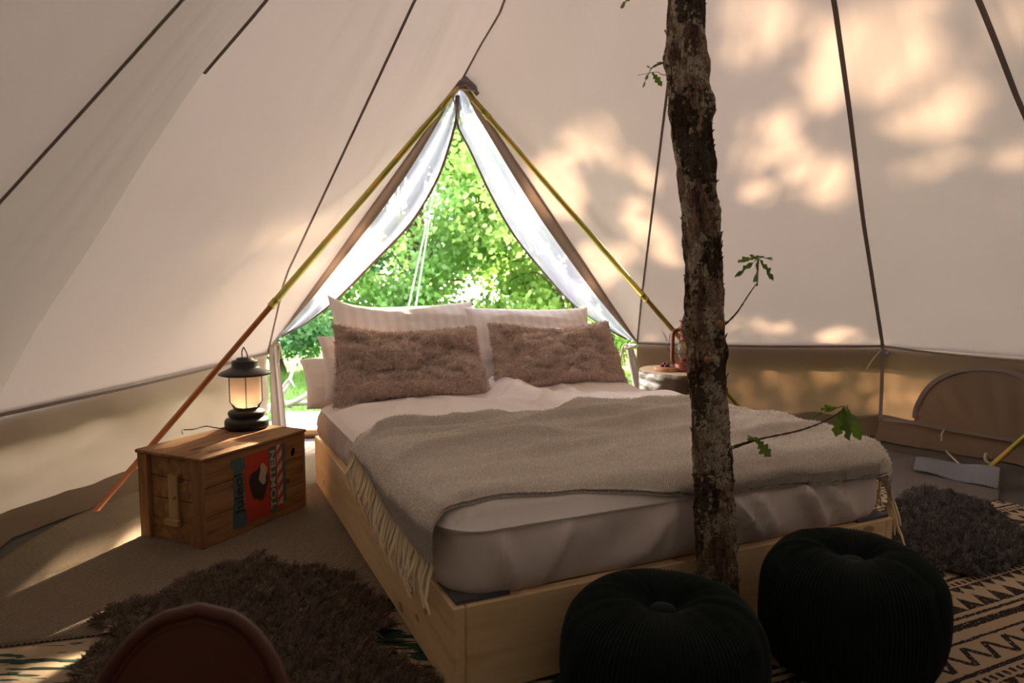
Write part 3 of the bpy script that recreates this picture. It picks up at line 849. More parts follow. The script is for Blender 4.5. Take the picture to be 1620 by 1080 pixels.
# fringe strands
fr = []
for side in (0, 1):
    ns = 52
    for k in range(ns):
        b = (k+.5)/ns; p = Vector(bl_pos(side, b)); L = random.uniform(.095, .15); sg = -1 if side == 0 else 1
        lean = random.uniform(-.045, .015); sw = random.uniform(0, .022)
        if side == 0: pts = [p+Vector((.004, 0, 0)), p+Vector((sg*.012, lean*.4, -L*.35)), p+Vector((sg*(.014+sw), lean, -L*.7)), p+Vector((sg*(.012+sw*.6), lean*1.4, -L))]
        else: pts = [p, p+Vector((.012, lean*.4, -L*.35)), p+Vector((.012, lean, -L*.7)), p+Vector((.010, lean*1.4, -L))]
        fr.append(tube(pts, [.0055, .005, .0045, .0025], 5))
v, f = join(*fr); o = obj('fringe', v, f, M_fringe, blk); o['kind'] = 'stuff'; o['label'] = 'cream twisted wool fringe'

# pillows --------------------------------------------------------------
def pillow_mesh(wd, ht, th, seed, ears=.0, n=46, wr=.02, lump=.0, taper=0, dent=0):
    V = []
    for sgn in (1, -1):
        for i in range(n):
            for j in range(n):
                a = -1+2*i/(n-1); b = -1+2*j/(n-1)
                prof_ = (max(0, 1-abs(a)**3.2)**.55)*(max(0, 1-abs(b)**2.8)**.6)
                pin = 1-.07*(1-abs(b)**2)*abs(a)**6*0
                x = a*wd/2*(1-.05*(1-b*b)*a*a); z = b*ht/2*(1-.07*(1-a*a)*b*b)
                z += ears*(max(0, -a)**4)*(1 if b > 0 else -.3)*b*b
                x *= 1-taper*b; z += dent*(abs(a)**4*max(0, -b)**2*-.9+.5*math.sin(a*3+seed)*(b > 0)*b*b)
                y = sgn*th/2*prof_
                y += sgn*prof_*(wr*fbm(a*2+seed, b*2, sgn, 3)+lump*fbm(a*7+seed, b*7, sgn, 2))
                V.append((x, y, z))
    F_ = grid_faces(n, n)+[q[::-1] for q in grid_faces(n, n, False, n*n)]
    bd = [(i, 0) for i in range(n)]+[(n-1, j) for j in range(1, n)]+[(i, n-1) for i in range(n-2, -1, -1)]+[(0, j) for j in range(n-2, 0, -1)]
    for a_, b_ in zip(bd, bd[1:]+bd[:1]):
        x = a_[0]*n+a_[1]; y = b_[0]*n+b_[1]; F_.append((y, x, x+n*n, y+n*n))
    return V, F_
def place(V, M4): return [tuple(M4 @ Vector(v)) for v in V]
def put(u, v, z, lean, yaw=0, roll=0):
    return Matrix.Translation((u, v, z)) @ Matrix.Rotation(yaw, 4, 'Z') @ Matrix.Rotation(-lean, 4, 'X') @ Matrix.Rotation(roll, 4, 'Y')
def pillow(name, label, cat, u, v, z, wd, ht, th, lean, yaw=0, roll=0, seed=0, ears=0, mat=M_pillow, fur=0, wr=.025, lump=0, taper=0, dent=0):
    V, F_ = pillow_mesh(wd, ht, th, seed, ears, wr=wr, lump=lump, taper=taper, dent=dent)
    M4 = put(0, 0, 0, lean, yaw, roll)
    e = None
    V = place(V, M4)
    # orient faces outward
    o = obj(name, V, F_, mat); o.location = bedw(u, v, z); o.rotation_euler = (0, 0, BR)
    tag(o, label, cat)
    if fur:
        P_, N_ = tri_sample(V, F_, fur, rng)
        c = np.array(P_); 
        # outward = away from the pillow's middle plane
        m3 = np.array(M4.to_3x3()); ny = m3 @ np.array([0, 1, 0]); 
        sgn = np.sign((c @ ny)); sg2 = np.sign((N_ @ ny)); N_ = N_*np.where(sgn*sg2 < 0, -1, 1)[:, None]
        Vf, Tf = fur_strands(P_, N_, .012, .0045, seed+5, 1.3, 55)
        q = np_mesh('pile', Vf, Tf, M_cushfur, o); q['kind'] = 'stuff'
    return o
# white pillows, back row
pillow('bed_pillow', 'white striped pillow with a raised corner behind the brown cushion by the lantern side', 'pillow', .52, 2.11, .73, .84, .52, .20, math.radians(22), .05, math.radians(-1), 1, ears=.07)
pillow('bed_pillow', 'white striped pillow behind the brown cushion nearer the log table', 'pillow', 1.25, 2.07, .72, .82, .48, .20, math.radians(24), -.03, math.radians(1.5), 2, ears=.0)
pillow('bed_pillow', 'plain white pillow slumped lowest at the outer bed corner', 'pillow', .26, 2.07, .575, .66, .30, .22, math.radians(38), .0, .0, 3, mat=M_duvet)
pillow('bed_pillow', 'plain white pillow propped between striped pillow and brown cushion', 'pillow', .40, 1.95, .66, .80, .36, .15, math.radians(30), .03, .02, 4, mat=M_duvet)
# brown shearling cushions
pillow('shearling_cushion', 'brown shearling cushion with sagging corners on the crate side of bed', 'cushion', .43, 1.79, .69, .80, .37, .15, math.radians(27), .02, math.radians(1.5), 11, ears=.02, mat=M_cushion, fur=42000, wr=.085, lump=.006, taper=.045, dent=.03)
pillow('shearling_cushion', 'brown shearling cushion on the log table side of bed', 'cushion', 1.27, 1.80, .69, .80, .36, .15, math.radians(27), -.02, math.radians(0), 17, ears=.01, mat=M_cushion, fur=42000, wr=.085, lump=.006, taper=.045, dent=.03)

# ------------------------------------------------------------------ tree trunk in the tent
tp = [(1136, 1062), (1135, 900), (1128, 750), (1119, 600), (1115, 500), (1112, 400), (1103, 280), (1092, 180), (1087, 90), (1086, 0)]
TY = 2.06
TC = [at(x, y, TY) for x, y in tp]; TC[0] = Vector((TC[1].x+.005, TY, .0))
TC += [Vector((.53, 2.115, 2.4)), Vector((.55, 2.1, 2.9)), Vector((.55, 2.1, 3.42))]
path = resample(spline(TC, 6), 420)
TR = [(0, .062), (.3, .058), (.8, .052), (1.1, .053), (1.4, .05), (1.6, .056), (1.8, .052), (2.0, .048), (3.4, .040)]
knots = [(1.005, -1.15, .016), (.905, -1.75, .018), (.92, -.1, .014), (1.0, 2.9, .012), (1.615, -.25, .022), (1.74, 3.0, .016), (1.72, -.1, .008), (1.31, .2, .008), (.80, -2.9, .010), (.98, -2.6, .018)]
tree = empty('tree_trunk', (path[0].x, path[0].y, 0), label='rough-barked young oak trunk rising at the foot of the bed', cat='tree')
V = []; NA = 84
for i, p in enumerate(path):
    r0 = interp(TR, p.z)
    for k in range(NA):
        a = 2*PI*k/NA; cx, sy = math.cos(a), math.sin(a)
        d = .0060*fbm(cx*2.2, sy*2.2, p.z*4.5, 3)+.0045*fbm(cx*7, sy*7, p.z*16+5, 3)
        rg = nz(cx*5, sy*5, p.z*6+20); d -= .006*max(0, 1-abs(rg)*6)
        d += .008*max(0, nz(cx*3+7, sy*3, p.z*10)-.25)*(2 if nz(0, 0, p.z*3) > 0 else .6)
        for kz, ka, kr in knots:
            da = (a-ka+PI) % (2*PI)-PI
            q = ((p.z-kz)/.028)**2+(da*r0/.028)**2
            if q < 9: d += kr*math.exp(-q)*(1-.5*math.exp(-q*6))
        V.append((p.x+(r0+d)*cx, p.y+(r0+d)*sy, p.z))
obj('bark', V, grid_faces(len(path), NA, True), M_bark, tree, world=True)
def trunk_at(z): return min(path, key=lambda p: abs(p.z-z))
for kz, ka in ((1.005, -1.15), (.905, -1.75)):
    p = trunk_at(kz); n_ = Vector((math.cos(ka), math.sin(ka), 0)); c_ = Vector((p.x, p.y, kz))+n_*(interp(TR, kz)+.006)
    v, f = tube([c_, c_+n_*.007, c_+n_*.0075], [.012, .0105, .002], 12); obj('cut_knot', v, f, M_cut, tree, world=True)
# loose bark flakes
fl_ = []
for k in range(420):
    z = random.uniform(.15, 2.0); p = trunk_at(z); a = random.uniform(0, 2*PI); r0 = interp(TR, z)+.001
    n_ = Vector((math.cos(a), math.sin(a), 0)); s_ = Vector((-math.sin(a), math.cos(a), 0)); c_ = Vector((p.x, p.y, z))+n_*r0
    h_ = random.uniform(.006, .02); w_ = random.uniform(.003, .008); li = random.uniform(.002, .010)
    q = [c_-s_*w_, c_+s_*w_, c_+s_*w_*.7+Vector((0, 0, h_))+n_*li, c_-s_*w_*.8+Vector((0, 0, h_*.8))+n_*li*.7]
    q2 = [x_-n_*.003 for x_ in q]
    fl_.append((q+q2, [(0, 1, 2, 3), (7, 6, 5, 4), (0, 4, 5, 1), (1, 5, 6, 2), (2, 6, 7, 3), (3, 7, 4, 0)]))
v, f = join(*fl_); o = obj('bark_flakes', v, f, M_bark, tree, False, world=True); o['kind'] = 'stuff'

def oak_leaf(L, W, seed, droop=.3, fold=.25):
    r = random.Random(seed); n = 22; V = []; 
    for i in range(n+1):
        t = i/n
        env = (math.sin(PI*min(1, t**.9))**.7)*(.35+.9*t)*1.05 if t < 1 else 0
        lob = 1+.38*math.cos(t*PI*2*4.2+PI)*(.3+.7*math.sin(PI*t))
        wl = W/2*max(.02, env*lob*r.uniform(.92, 1.08)); wr_ = W/2*max(.02, env*(1+.38*math.cos(t*PI*2*4.2+PI+.5)*(.3+.7*math.sin(PI*t)))*r.uniform(.92, 1.08))
        x = L*(t-.0); z = -droop*L*t*t
        V += [(x, -wl, z+fold*wl+.03*L*math.sin(t*15)), (x, 0, z), (x, wr_, z+fold*wr_+.03*L*math.cos(t*13))]
    F_ = []
    for i in range(n):
        for k in (0, 1):
            a = i*3+k; F_.append((a, a+1, a+4, a+3))
    # thin petiole
    return V, F_
leaf_meshes = []
def add_leaf(par, base_w, direc, L, W, seed, droop=.3, twist=0):
    v, f = oak_leaf(L, W, seed, droop)
    d = Vector(direc).normalized(); q = d.to_track_quat('X', 'Z').to_matrix().to_4x4() @ Matrix.Rotation(twist, 4, 'X')
    v = [Matrix.Translation(base_w) @ q @ Vector(x) for x in v]
    obj('leaf', v, f, M_oak, par, world=False)
def branch(pxs, Ys, rad, sprig, name='branch'):
    pts = [at(x, y, Y) for (x, y), Y in zip(pxs, Ys)]
    sp = spline(pts, 7); rr = [rad*(1-.55*i/(len(sp)-1))*(1+.25*math.sin(i*2.7)) for i in range(len(sp))]
    v, f = tube(sp, rr, 7)
    b = obj(name, [Vector(x)-tree.location for x in v], f, M_twig, tree)
    for (bx, by, Yb, tx, ty, Yt, W, dr, tw) in sprig:
        a = at(bx, by, Yb); e = at(tx, ty, Yt); L = (e-a).length
        add_leaf(b, a-tree.location, e-a, L, W, int(bx*7+tx*3), dr, tw)
    return b
Yt = TY
branch([(1142, 518), (1165, 495), (1185, 465), (1198, 447)], [2.06, 2.07, 2.08, 2.10], .0032,
       [(1199, 412, 2.10, 1196, 452, 2.02, .045, .05, 1.4), (1199, 410, 2.1, 1161, 438, 2.06, .022, .05, 1.2), (1201, 410, 2.1, 1226, 443, 2.06, .026, .1, -1.1),
        (1197, 408, 2.1, 1168, 411, 2.16, .028, .15, .4), (1202, 407, 2.1, 1222, 407, 2.18, .026, .1, .2), (1199, 406, 2.1, 1192, 404, 2.25, .03, .1, .2)])
v, f = tube([at(1198, 447, 2.10), at(1199, 425, 2.1), at(1200, 409, 2.1)], .0022, 6); obj('branch', [Vector(x)-tree.location for x in v], f, M_twig, tree)
branch([(1150, 712), (1200, 695), (1260, 682), (1300, 668), (1328, 652), (1336, 642)], [2.06, 2.03, 2.0, 1.95, 1.93, 1.92], .0034,
       [(1334, 643, 1.92, 1283, 656, 1.88, .034, .1, .7), (1336, 644, 1.92, 1343, 697, 1.88, .045, .05, 1.4), (1338, 643, 1.92, 1362, 697, 1.9, .034, .08, 1.3),
        (1336, 643, 1.92, 1322, 690, 1.93, .034, .08, 1.5), (1338, 641, 1.92, 1358, 668, 1.84, .032, .25, -.9), (1330, 645, 1.93, 1300, 644, 2.0, .03, .15, .4)])
branch([(1152, 708), (1185, 698), (1203, 697)], [2.06, 2.03, 2.0], .002,
       [(1196, 694, 2.0, 1218, 722, 1.95, .035, .1, 1.3), (1198, 692, 2.0, 1184, 697, 2.04, .03, .1, .6)])
branch([(1060, 97), (1045, 101), (1033, 106), (1028, 112)], [2.06, 2.08, 2.1, 2.1], .0028,
       [(1029, 113, 2.1, 1014, 138, 2.06, .016, .1, 1.2), (1031, 114, 2.1, 1047, 135, 2.08, .018, .15, 1.2), (1052, 97, 2.12, 1031, 105, 2.1, .012, .1, .9), (1030, 108, 2.1, 1025, 104, 2.15, .012, .1, .5)])
branch([(1062, 120), (1047, 118), (1038, 114), (1009, 119)], [2.06, 2.08, 2.1, 2.1], .0013, [])
branch([(1062, -35), (1030, -25), (1005, -12)], [2.06, 2.08, 2.1], .003,
       [(1005, -12, 2.1, 978, 12, 2.05, .022, .1, 1.0), (1003, -14, 2.1, 985, -16, 2.1, .03, .1, .6)])

# ------------------------------------------------------------------ crate + lantern
CO = atz(325, 873, 0); la = math.atan2(.53, .25)
CL, CWd, CHt = .60, .375, .40
crate = empty('wooden_crate', CO, la, 'aged wooden crate with worn red and teal printed label', 'crate')
# local x along the long side (away from camera), local y to the left (short side), origin at the near bottom corner
for k, (z0, z1) in enumerate(((.012, .135), (.138, .262), (.265, .378))):
    v, f = box(0, CL, 0, .014, z0, z1, .002); obj('plank', v, f, M_crate, crate, False)
    v, f = box(0, CL, CWd-.014, CWd, z0, z1, .002); obj('plank', v, f, M_crate, crate, False)
for xe, sg in ((.0, -1), (CL, 1)):
    for k, (z0, z1) in enumerate(((.012, .10), (.103, .19), (.193, .285), (.288, .378))):
        xa, xb = (0.012, .026) if sg < 0 else (CL-.026, CL-.012)
        M_c2 = M_crate_z
        v, f = box(xa, xb, .015, CWd-.015, z0, z1, .002); obj('plank', v, f, M_crate, crate, False)
    for ya, yb in ((-.001, .058), (CWd-.058, CWd+.001)):
        xa, xb = (-.010, .0115) if sg < 0 else (CL-.0115, CL+.010)
        v, f = box(xa, xb, ya, yb, .005, .379, .003); obj('batten', v, f, M_crate_z, crate, False)
v, f = box(-.001, .0115, .15, .205, .10, .30, .002); obj('batten', v, f, M_crate_pale, crate, False)
v, f = box(-.016, -.001, .135, .22, .085, .115, .003); o = obj('handle', v, f, M_crate_pale, crate, False)
for k in range(4):
    w_ = (CWd+.02)/4
    v, f = box(-.014, CL+.014, -.010+k*w_+.001, -.010+(k+1)*w_-.001, .380, .394+(.001*(k % 2)), .003); obj('lid_plank', v, f, M_crate, crate, False)
v, f = box(.01, CL-.01, .01, CWd-.01, 0, .012, 0); obj('base', v, f, M_crate, crate, False)
# nails
nl = []
for x in (.02, .58):
    for z in (.04, .10, .17, .23, .30, .355): nl.append(tube([(x, -.0005, z), (x, -.002, z)], .0035, 8))
for y in (.02, .35):
    for z in (.05, .15, .24, .33): nl.append(tube([(-.010, y, z), (-.0118, y, z)], .0035, 8))
v, f = join(*nl); o = obj('nails', v, f, M_gusset, crate); o['kind'] = 'stuff'
# printed label: thin painted areas with worn edges
def worn(name, col, thr=.42, sc=26):
    t = NT(name); v = t.coord(); n = t.noise(v, sc, 4); n2 = t.noise(v, 4, 2)
    f = t.math('GREATER_THAN', t.math('ADD', t.math('MULTIPLY', n, .8), t.math('MULTIPLY', n2, .35)), thr)
    g_ = t.noise(t.mapv(v, (1.2*14, 14*9, 14*9)), 1, 3)
    c = t.mix(f, (.30, .15, .07), tuple(col)); c = t.mix(t.math('MULTIPLY', g_, .3), c, (.1, .05, .03))
    return t.done(t.bsdf(c, .8))
M_red, M_teal, M_ink, M_cream = worn('red_print', (.50, .045, .02), .40), worn('teal_print', (.055, .12, .125), .44), worn('dark_print', (.03, .022, .02), .38), worn('cream_print', (.52, .43, .30), .42)
def decal(name, pts, mat, lift=.0012):
    V = [(x, -lift, z) for x, z in pts]+[(x, 0.0, z) for x, z in pts]; k = len(pts)
    return obj(name, V, [tuple(range(k))]+[tuple(range(k, 2*k))[::-1]]+[(i, (i+1) % k, (i+1) % k+k, i+k) for i in range(k)], mat, crate, False)
decal('red_print', [(.225, .045), (.45, .055), (.45, .355), (.225, .350)], M_red, .0010)
bn = [(.150, .045), (.205, .040), (.232, .055), (.232, .085), (.215, .10), (.213, .17), (.222, .20), (.213, .24), (.215, .29), (.235, .305), (.222, .325), (.232, .345), (.205, .350), (.150, .352), (.150, .31), (.168, .30), (.160, .27), (.162, .2), (.155, .12), (.152, .09)]
decal('teal_banner', bn, M_teal, .0018)
ov = [(.305+.055*math.cos(a)*(1+.12*math.sin(3*a)), .205+.075*math.sin(a)*(1+.1*math.cos(5*a))) for a in np.linspace(0, 2*PI, 30, endpoint=False)]
decal('dark_emblem', ov, M_ink, .0019)
ov = [(.330+.022*math.cos(a)*(1+.3*math.sin(4*a)), .245+.05*math.sin(a)) for a in np.linspace(0, 2*PI, 16, endpoint=False)]
decal('pale_scroll', ov, M_cream, .0024)
decal('teal_strip', [(.372, .05), (.412, .05), (.412, .355), (.372, .355)], M_teal, .0021)
decal('cream_strip', [(.418, .075), (.452, .075), (.452, .355), (.418, .355)], M_cream, .0021)
for k in range(5):
    z = .085+k*.055; decal('red_stripe', [(.419, z), (.451, z+.03), (.451, z+.055), (.419, z+.025)], M_red, .0027)
decal('teal_strip', [(.455, .08), (.472, .08), (.472, .352), (.455, .352)], M_teal, .0020)
def text_mesh(s, size, mat, name, M4, par, label=None, ext=.0006, sx=1):
    cu = bpy.data.curves.new('t', 'FONT'); cu.body = s; cu.size = size; cu.extrude = ext; cu.align_x = 'CENTER'; cu.align_y = 'CENTER'; cu.offset = .0008
    to = bpy.data.objects.new('t', cu); C.objects.link(to); dg = bpy.context.evaluated_depsgraph_get(); dg.update()
    me = bpy.data.meshes.new_from_object(to.evaluated_get(dg)); bpy.data.objects.remove(to)
    me.transform(M4 @ Matrix.Diagonal((sx, 1, 1, 1))); me.name = name
    o = link(name, me, mat, par, False)
    if label: o['label'] = label
    return o
# text plane: face normal -y; reads upwards (towards +z)
Rt = Matrix(((0, -1, 0, 0), (0, 0, -1, 0), (1, 0, 0, 0), (0, 0, 0, 1)))
text_mesh('TOMTEN', .046, M_cream, 'lettering', Matrix.Translation((.392, -.003, .205)) @ Rt, crate, 'cream block lettering', sx=1.45)
text_mesh('Juleol', .060, M_ink, 'lettering', Matrix.Translation((.188, -.003, .195)) @ Rt, crate, 'dark script lettering', sx=1.35)
# hand hole: a flat dark decal paints the shade inside it
ov = [(.525+.012*math.cos(a)+.004*math.sin(a), .30+.02*math.sin(a)) for a in np.linspace(0, 2*PI, 14, endpoint=False)]
decal('hand_hole_shade', ov, simple('hole_shade', (.008, .005, .004), 1), .0015)

def crw(x, y, z=0):
    return CO+Vector((math.cos(la)*x-math.sin(la)*y, math.sin(la)*x+math.cos(la)*y, z))
LP = atz(391, 676, .396)
M_blk = simple('black_lantern_metal', (.022, .019, .019), .42, .4, spec=.5)
t = NT('frosted_glass'); v = t.coord(); sz = t.n('SeparateXYZ'); t.l(v, sz.inputs[0])
g1 = t.n('BsdfDiffuse'); g1.inputs[0].default_value = (.85, .74, .68, 1); g2 = t.n('BsdfTranslucent'); g2.inputs[0].default_value = (.95, .88, .82, 1)
mx = t.n('MixShader'); mx.inputs[0].default_value = .62; t.l(g1.outputs[0], mx.inputs[1]); t.l(g2.outputs[0], mx.inputs[2])
gl = t.n('BsdfGlossy'); gl.inputs['Roughness'].default_value = .35; mx2 = t.n('MixShader'); mx2.inputs[0].default_value = .06
t.l(mx.outputs[0], mx2.inputs[1]); t.l(gl.outputs[0], mx2.inputs[2]); M_frost = t.done(mx2)
t = NT('lamp_glow'); em = t.n('Emission'); em.inputs[0].default_value = (1, .68, .35, 1); em.inputs[1].default_value = 14; M_glow = t.done(em)
lan = empty('table_lantern', LP, 0, 'black round lantern with glowing frosted glass standing on the crate', 'lantern')
v, f = lathe([(0, 0), (.095, 0), (.102, .008), (.103, .035), (.098, .046), (.080, .050), (.078, .056), (.084, .062), (.086, .078), (.080, .086), (.056, .090), (.053, .096), (.055, .104), (.0, .104)], 48); obj('base', v, f, M_blk, lan)
v, f = lathe([(.048, .104), (.052, .110), (.068, .126), (.070, .135), (.070, .255), (.067, .262), (.065, .262), (.067, .254), (.067, .135), (.064, .128), (.048, .112)], 48); obj('glass_shade', v, f, M_frost, lan)
v, f = lathe([(0, .262), (.075, .260), (.121, .262), (.124, .266), (.120, .271), (.088, .285), (.070, .295), (.062, .300), (.060, .325), (.056, .330), (.040, .334), (.036, .342), (.0, .344)], 48); obj('lid', v, f, M_blk, lan)
v, f = tube(spline([(-.012, 0, .342), (-.012, 0, .37), (-.004, 0, .392), (.004, 0, .380), (.012, 0, .36), (.014, 0, .342)], 5), .0028, 6); obj('handle', v, f, M_blk, lan)
dcam = (Vector((0, 0, 0))-Vector((LP.x, LP.y, 0))).normalized()
for a in (0, PI/2, PI, 3*PI/2):
    dx, dy = dcam.x*math.cos(a)-dcam.y*math.sin(a), dcam.x*math.sin(a)+dcam.y*math.cos(a)
    v, f = tube([(dx*.056, dy*.056, .100), (dx*.074, dy*.074, .13), (dx*.074, dy*.074, .262)], .0022, 6); obj('guard_wire', v, f, M_blk, lan)
tt = []
for k in range(44):
    a = 2*PI*k/44; tt.append(tube([(.058*math.cos(a), .058*math.sin(a), .098), (.064*math.cos(a), .064*math.sin(a), .117)], [.0022, .0008], 4))
v, f = join(*tt); obj('burner_crown', v, f, M_blk, lan)
v, f = lathe([(0, .112), (.008, .116), (.012, .126), (.010, .138), (.003, .148), (0, .150)], 16); obj('bulb', v, f, M_glow, lan)
pl = bpy.data.lights.new('lantern_light', 'POINT'); pl.energy = .35; pl.color = (1, .62, .32); pl.shadow_soft_size = .012
po = bpy.data.objects.new('lantern_light', pl); C.objects.link(po); po.parent = lan; po.location = (.0, -.02, .132)
cz = .396+.004
o = cord([LP+Vector((-.10, .02, .010)), atz(352, 677, cz), atz(338, 676, cz+.004), atz(325, 674, cz), atz(305, 679, cz), atz(289, 680, cz), atz(289, 686, cz)], .0028, 'power_cord', M_blk)
tag(o, 'thin black lantern lead lying across the crate lid', 'cord')

# ------------------------------------------------------------------ log table with lamp, board and berries
TLY = 4.76; tc = at(1076, 585, TLY); lt_z = tc.z
log = empty('log_table', (tc.x, tc.y, 0), 0, 'thick birch log side table between bed and tent wall', 'table')
V = []; NA = 64
zs = [0.0, .02, .1, .2, .3, .4, lt_z-.03, lt_z-.006, lt_z]
for z in zs:
    for k in range(NA):
        a = 2*PI*k/NA; r_ = .275*(1+.04*nz(math.cos(a)*1.5, math.sin(a)*1.5, 3)+.025*nz(math.cos(a)*5, math.sin(a)*5, z*3))-(.006 if z == lt_z else 0)
        V.append((r_*math.cos(a), r_*math.sin(a), z))
t = NT('birch_bark'); v = t.coord(); n = t.noise(t.mapv(v, (3, 3, 14)), 2, 4); n2 = t.noise(v, 5, 3)
M_birch = t.done(t.bsdf(t.mix(t.ramp(n2, (.45, (0, 0, 0)), (.55, (1, 1, 1))), t.ramp(n, (.4, (.12, .09, .07)), (.6, (.62, .57, .5))), (.10, .06, .04)), .9, 0, t.bump(n, .6, .01)))
obj('bark', V, grid_faces(len(zs), NA, True), M_birch, log)
t = NT('end_grain'); v = t.coord(); nd = t.n('TexWave', wave_type='RINGS', rings_direction='Z'); t.l(v, nd.inputs['Vector']); nd.inputs['Scale'].default_value = 22; nd.inputs['Distortion'].default_value = 2
M_end = t.done(t.bsdf(t.mix(nd.outputs[1], (.40, .27, .16), (.56, .42, .28)), .7))
top_v = [Vector(x) for x in V[-NA:]]
obj('top', [(x*.999, y*.999, z+.001) for x, y, z in top_v]+[(x*.999, y*.999, z-.004) for x, y, z in top_v], [tuple(range(NA))]+[(i+NA, (i+1) % NA+NA, (i+1) % NA, i) for i in range(NA)], M_end, log, False)
zz_ = lt_z+.001
bd_ = at(1056, 583, 4.72)
board = empty('wooden_slice', (bd_.x, bd_.y, zz_), 0, 'small round wooden slice lying on the log table', 'board')
v, f = lathe([(0, 0), (.088, 0), (.09, .004), (.09, .022), (.087, .026), (0, .026)], 40); obj('slice', v, f, wood('reddish_slice', (.42, .22, .12), (.28, .12, .06), axis=2), board)
M_berry = simple('dark_red_berry', (.14, .03, .02), .4, spec=.5)
for k in range(14):
    a = random.uniform(0, 2*PI); r_ = random.uniform(0, .045); hz = .026+(.014 if k > 9 else 0)
    px_, py_ = bd_.x-.01+r_*math.cos(a), bd_.y+r_*math.sin(a)*.8
    v, f = lathe([(0, 0), (.006, .001), (.0095, .006), (.0095, .011), (.006, .016), (.002, .018), (0, .0175)], 12)
    o = obj('berry', v, f, M_berry); o.location = (px_, py_, zz_+hz)
    tag(o, 'small dark red berry heaped on the wooden slice', 'berry', 'berries on the wooden slice')
kp = at(1082, 588, 4.70)
M_cop = simple('copper_lamp', (.16, .038, .022), .42, .55, spec=.5)
kl = empty('kerosene_lamp', (kp.x, kp.y, zz_), -.15, 'copper-red hurricane lamp on the log table partly behind the trunk', 'lantern')
v, f = lathe([(0, 0), (.070, 0), (.074, .006), (.074, .016), (.068, .020), (.068, .045), (.060, .056), (.040, .062), (.030, .068), (.034, .074), (.034, .09), (.0, .09)], 40); obj('fuel_tank', v, f, M_cop, kl)
t = NT('clear_glass'); gb = t.n('BsdfGlass'); gb.inputs['Roughness'].default_value = .02; gb.inputs['IOR'].default_value = 1.2; M_glass = t.done(gb)
v, f = lathe([(.030, .09), (.042, .105), (.052, .13), (.050, .155), (.040, .18), (.032, .20), (.029, .20), (.037, .18), (.047, .155), (.049, .13), (.039, .106), (.028, .092)], 40); obj('glass_globe', v, f, M_glass, kl)
v, f = lathe([(0, .20), (.036, .20), (.040, .205), (.036, .222), (.030, .228), (.038, .238), (.032, .25), (.038, .262), (.034, .278), (.044, .286), (.046, .292), (.030, .300), (.028, .325), (.040, .33), (.042, .336), (.0, .34)], 40); obj('chimney_cap', v, f, M_cop, kl)
for sg in (-1, 1):
    v, f = tube(spline([(sg*.045, 0, .035), (sg*.062, 0, .045), (sg*.074, 0, .065), (sg*.078, 0, .10), (sg*.077, 0, .2), (sg*.074, 0, .255), (sg*.058, 0, .268), (sg*.035, 0, .275)], 5), .0125, 10); obj('side_tube', v, f, M_cop, kl)
v, f = tube(spline([(-.095, 0, .25), (-.10, .02, .18), (-.10, .05, .13), (0, .115, .10), (.10, .05, .13), (.10, .02, .18), (.095, 0, .25)], 5), .002, 6); obj('handle', v, f, M_blk, kl)
# ------------------------------------------------------------------ poufs
t = NT('green_velvet'); v = t.coord()
M_velvet = t.done(t.bsdf(t.mix(t.noise(v, 30), (.004, .008, .0065), (.007, .013, .010)), .9, 0, t.bump(t.noise(v, 60), .2, .004), .12, .08))
def pouf_mesh(R, H, seed):
    V = []; prof_ = []
    n = 30
    prof_.append((.0, H*.80, .0)); prof_.append((.02, H*.805, .1))
    for i in range(n):   # from dimple out over the shoulder to the bottom
        a = PI/2-PI*i/(n-1)
        rr = R*(.40+.60*math.cos(a)**.75) if a > -PI/2+.001 and a < PI/2-.001 else R*.40
        z = H/2+H/2*(1 if a > 0 else -1)*abs(math.sin(a))**.75
        prof_.append((rr, z, 1))
    prof_ = [(r, z, w) for r, z, w in prof_]
    # blend the dimple
    full = [(0, H*.86), (R*.08, H*.862), (R*.16, H*.90), (R*.26, H*.945), (R*.36, H*.985)]+[(r, z) for r, z, w in prof_[2:]][1:]+[(R*.2, 0), (0, 0)]
    NA_ = 512; pl_ = 64
    for r, z in full:
        for k in range(NA_):
            a = 2*PI*k/NA_; c_ = math.cos(a*pl_+.6*math.sin(a*5+seed)+.5*math.sin(z*9+seed))
            amp = .0055*min(1, r/(R*.35))*(1 if z > H*.05 else .2)
            d = -amp*(1-abs(c_))**1.0*1.6+amp*.5
            wob_ = .008*fbm(math.cos(a)*2+seed, math.sin(a)*2, z*4, 2)*min(1, r/R)
            if z > H*.8 and r < R*.9: V.append((r*math.cos(a), r*math.sin(a), z+d*.8+wob_))
            else: V.append(((r+d+wob_)*math.cos(a), (r+d+wob_)*math.sin(a), z))
    return V, grid_faces(len(full), NA_, True)
for (cx, cy, R, H, sd, lab) in ((.378, 1.715, .254, .335, 1, 'dark green pleated velvet pouf nearest the camera in front of the trunk'), (.965, 1.955, .246, .365, 5, 'dark green pleated velvet pouf by the patterned rug and bed corner')):
    p = empty('velvet_pouf', (cx, cy, .014), sd, lab, 'pouf', 'green velvet poufs')
    v, f = pouf_mesh(R, H, sd); v = [(x, y, max(z, 0)) for x, y, z in v]; obj('cover', v, f, M_velvet, p)
    v, f = lathe([(0, H*.862), (.030, H*.862), (.033, H*.862+.006), (.028, H*.862+.013), (.012, H*.862+.017), (0, H*.862+.018)], 24); obj('button', v, f, M_velvet, p)

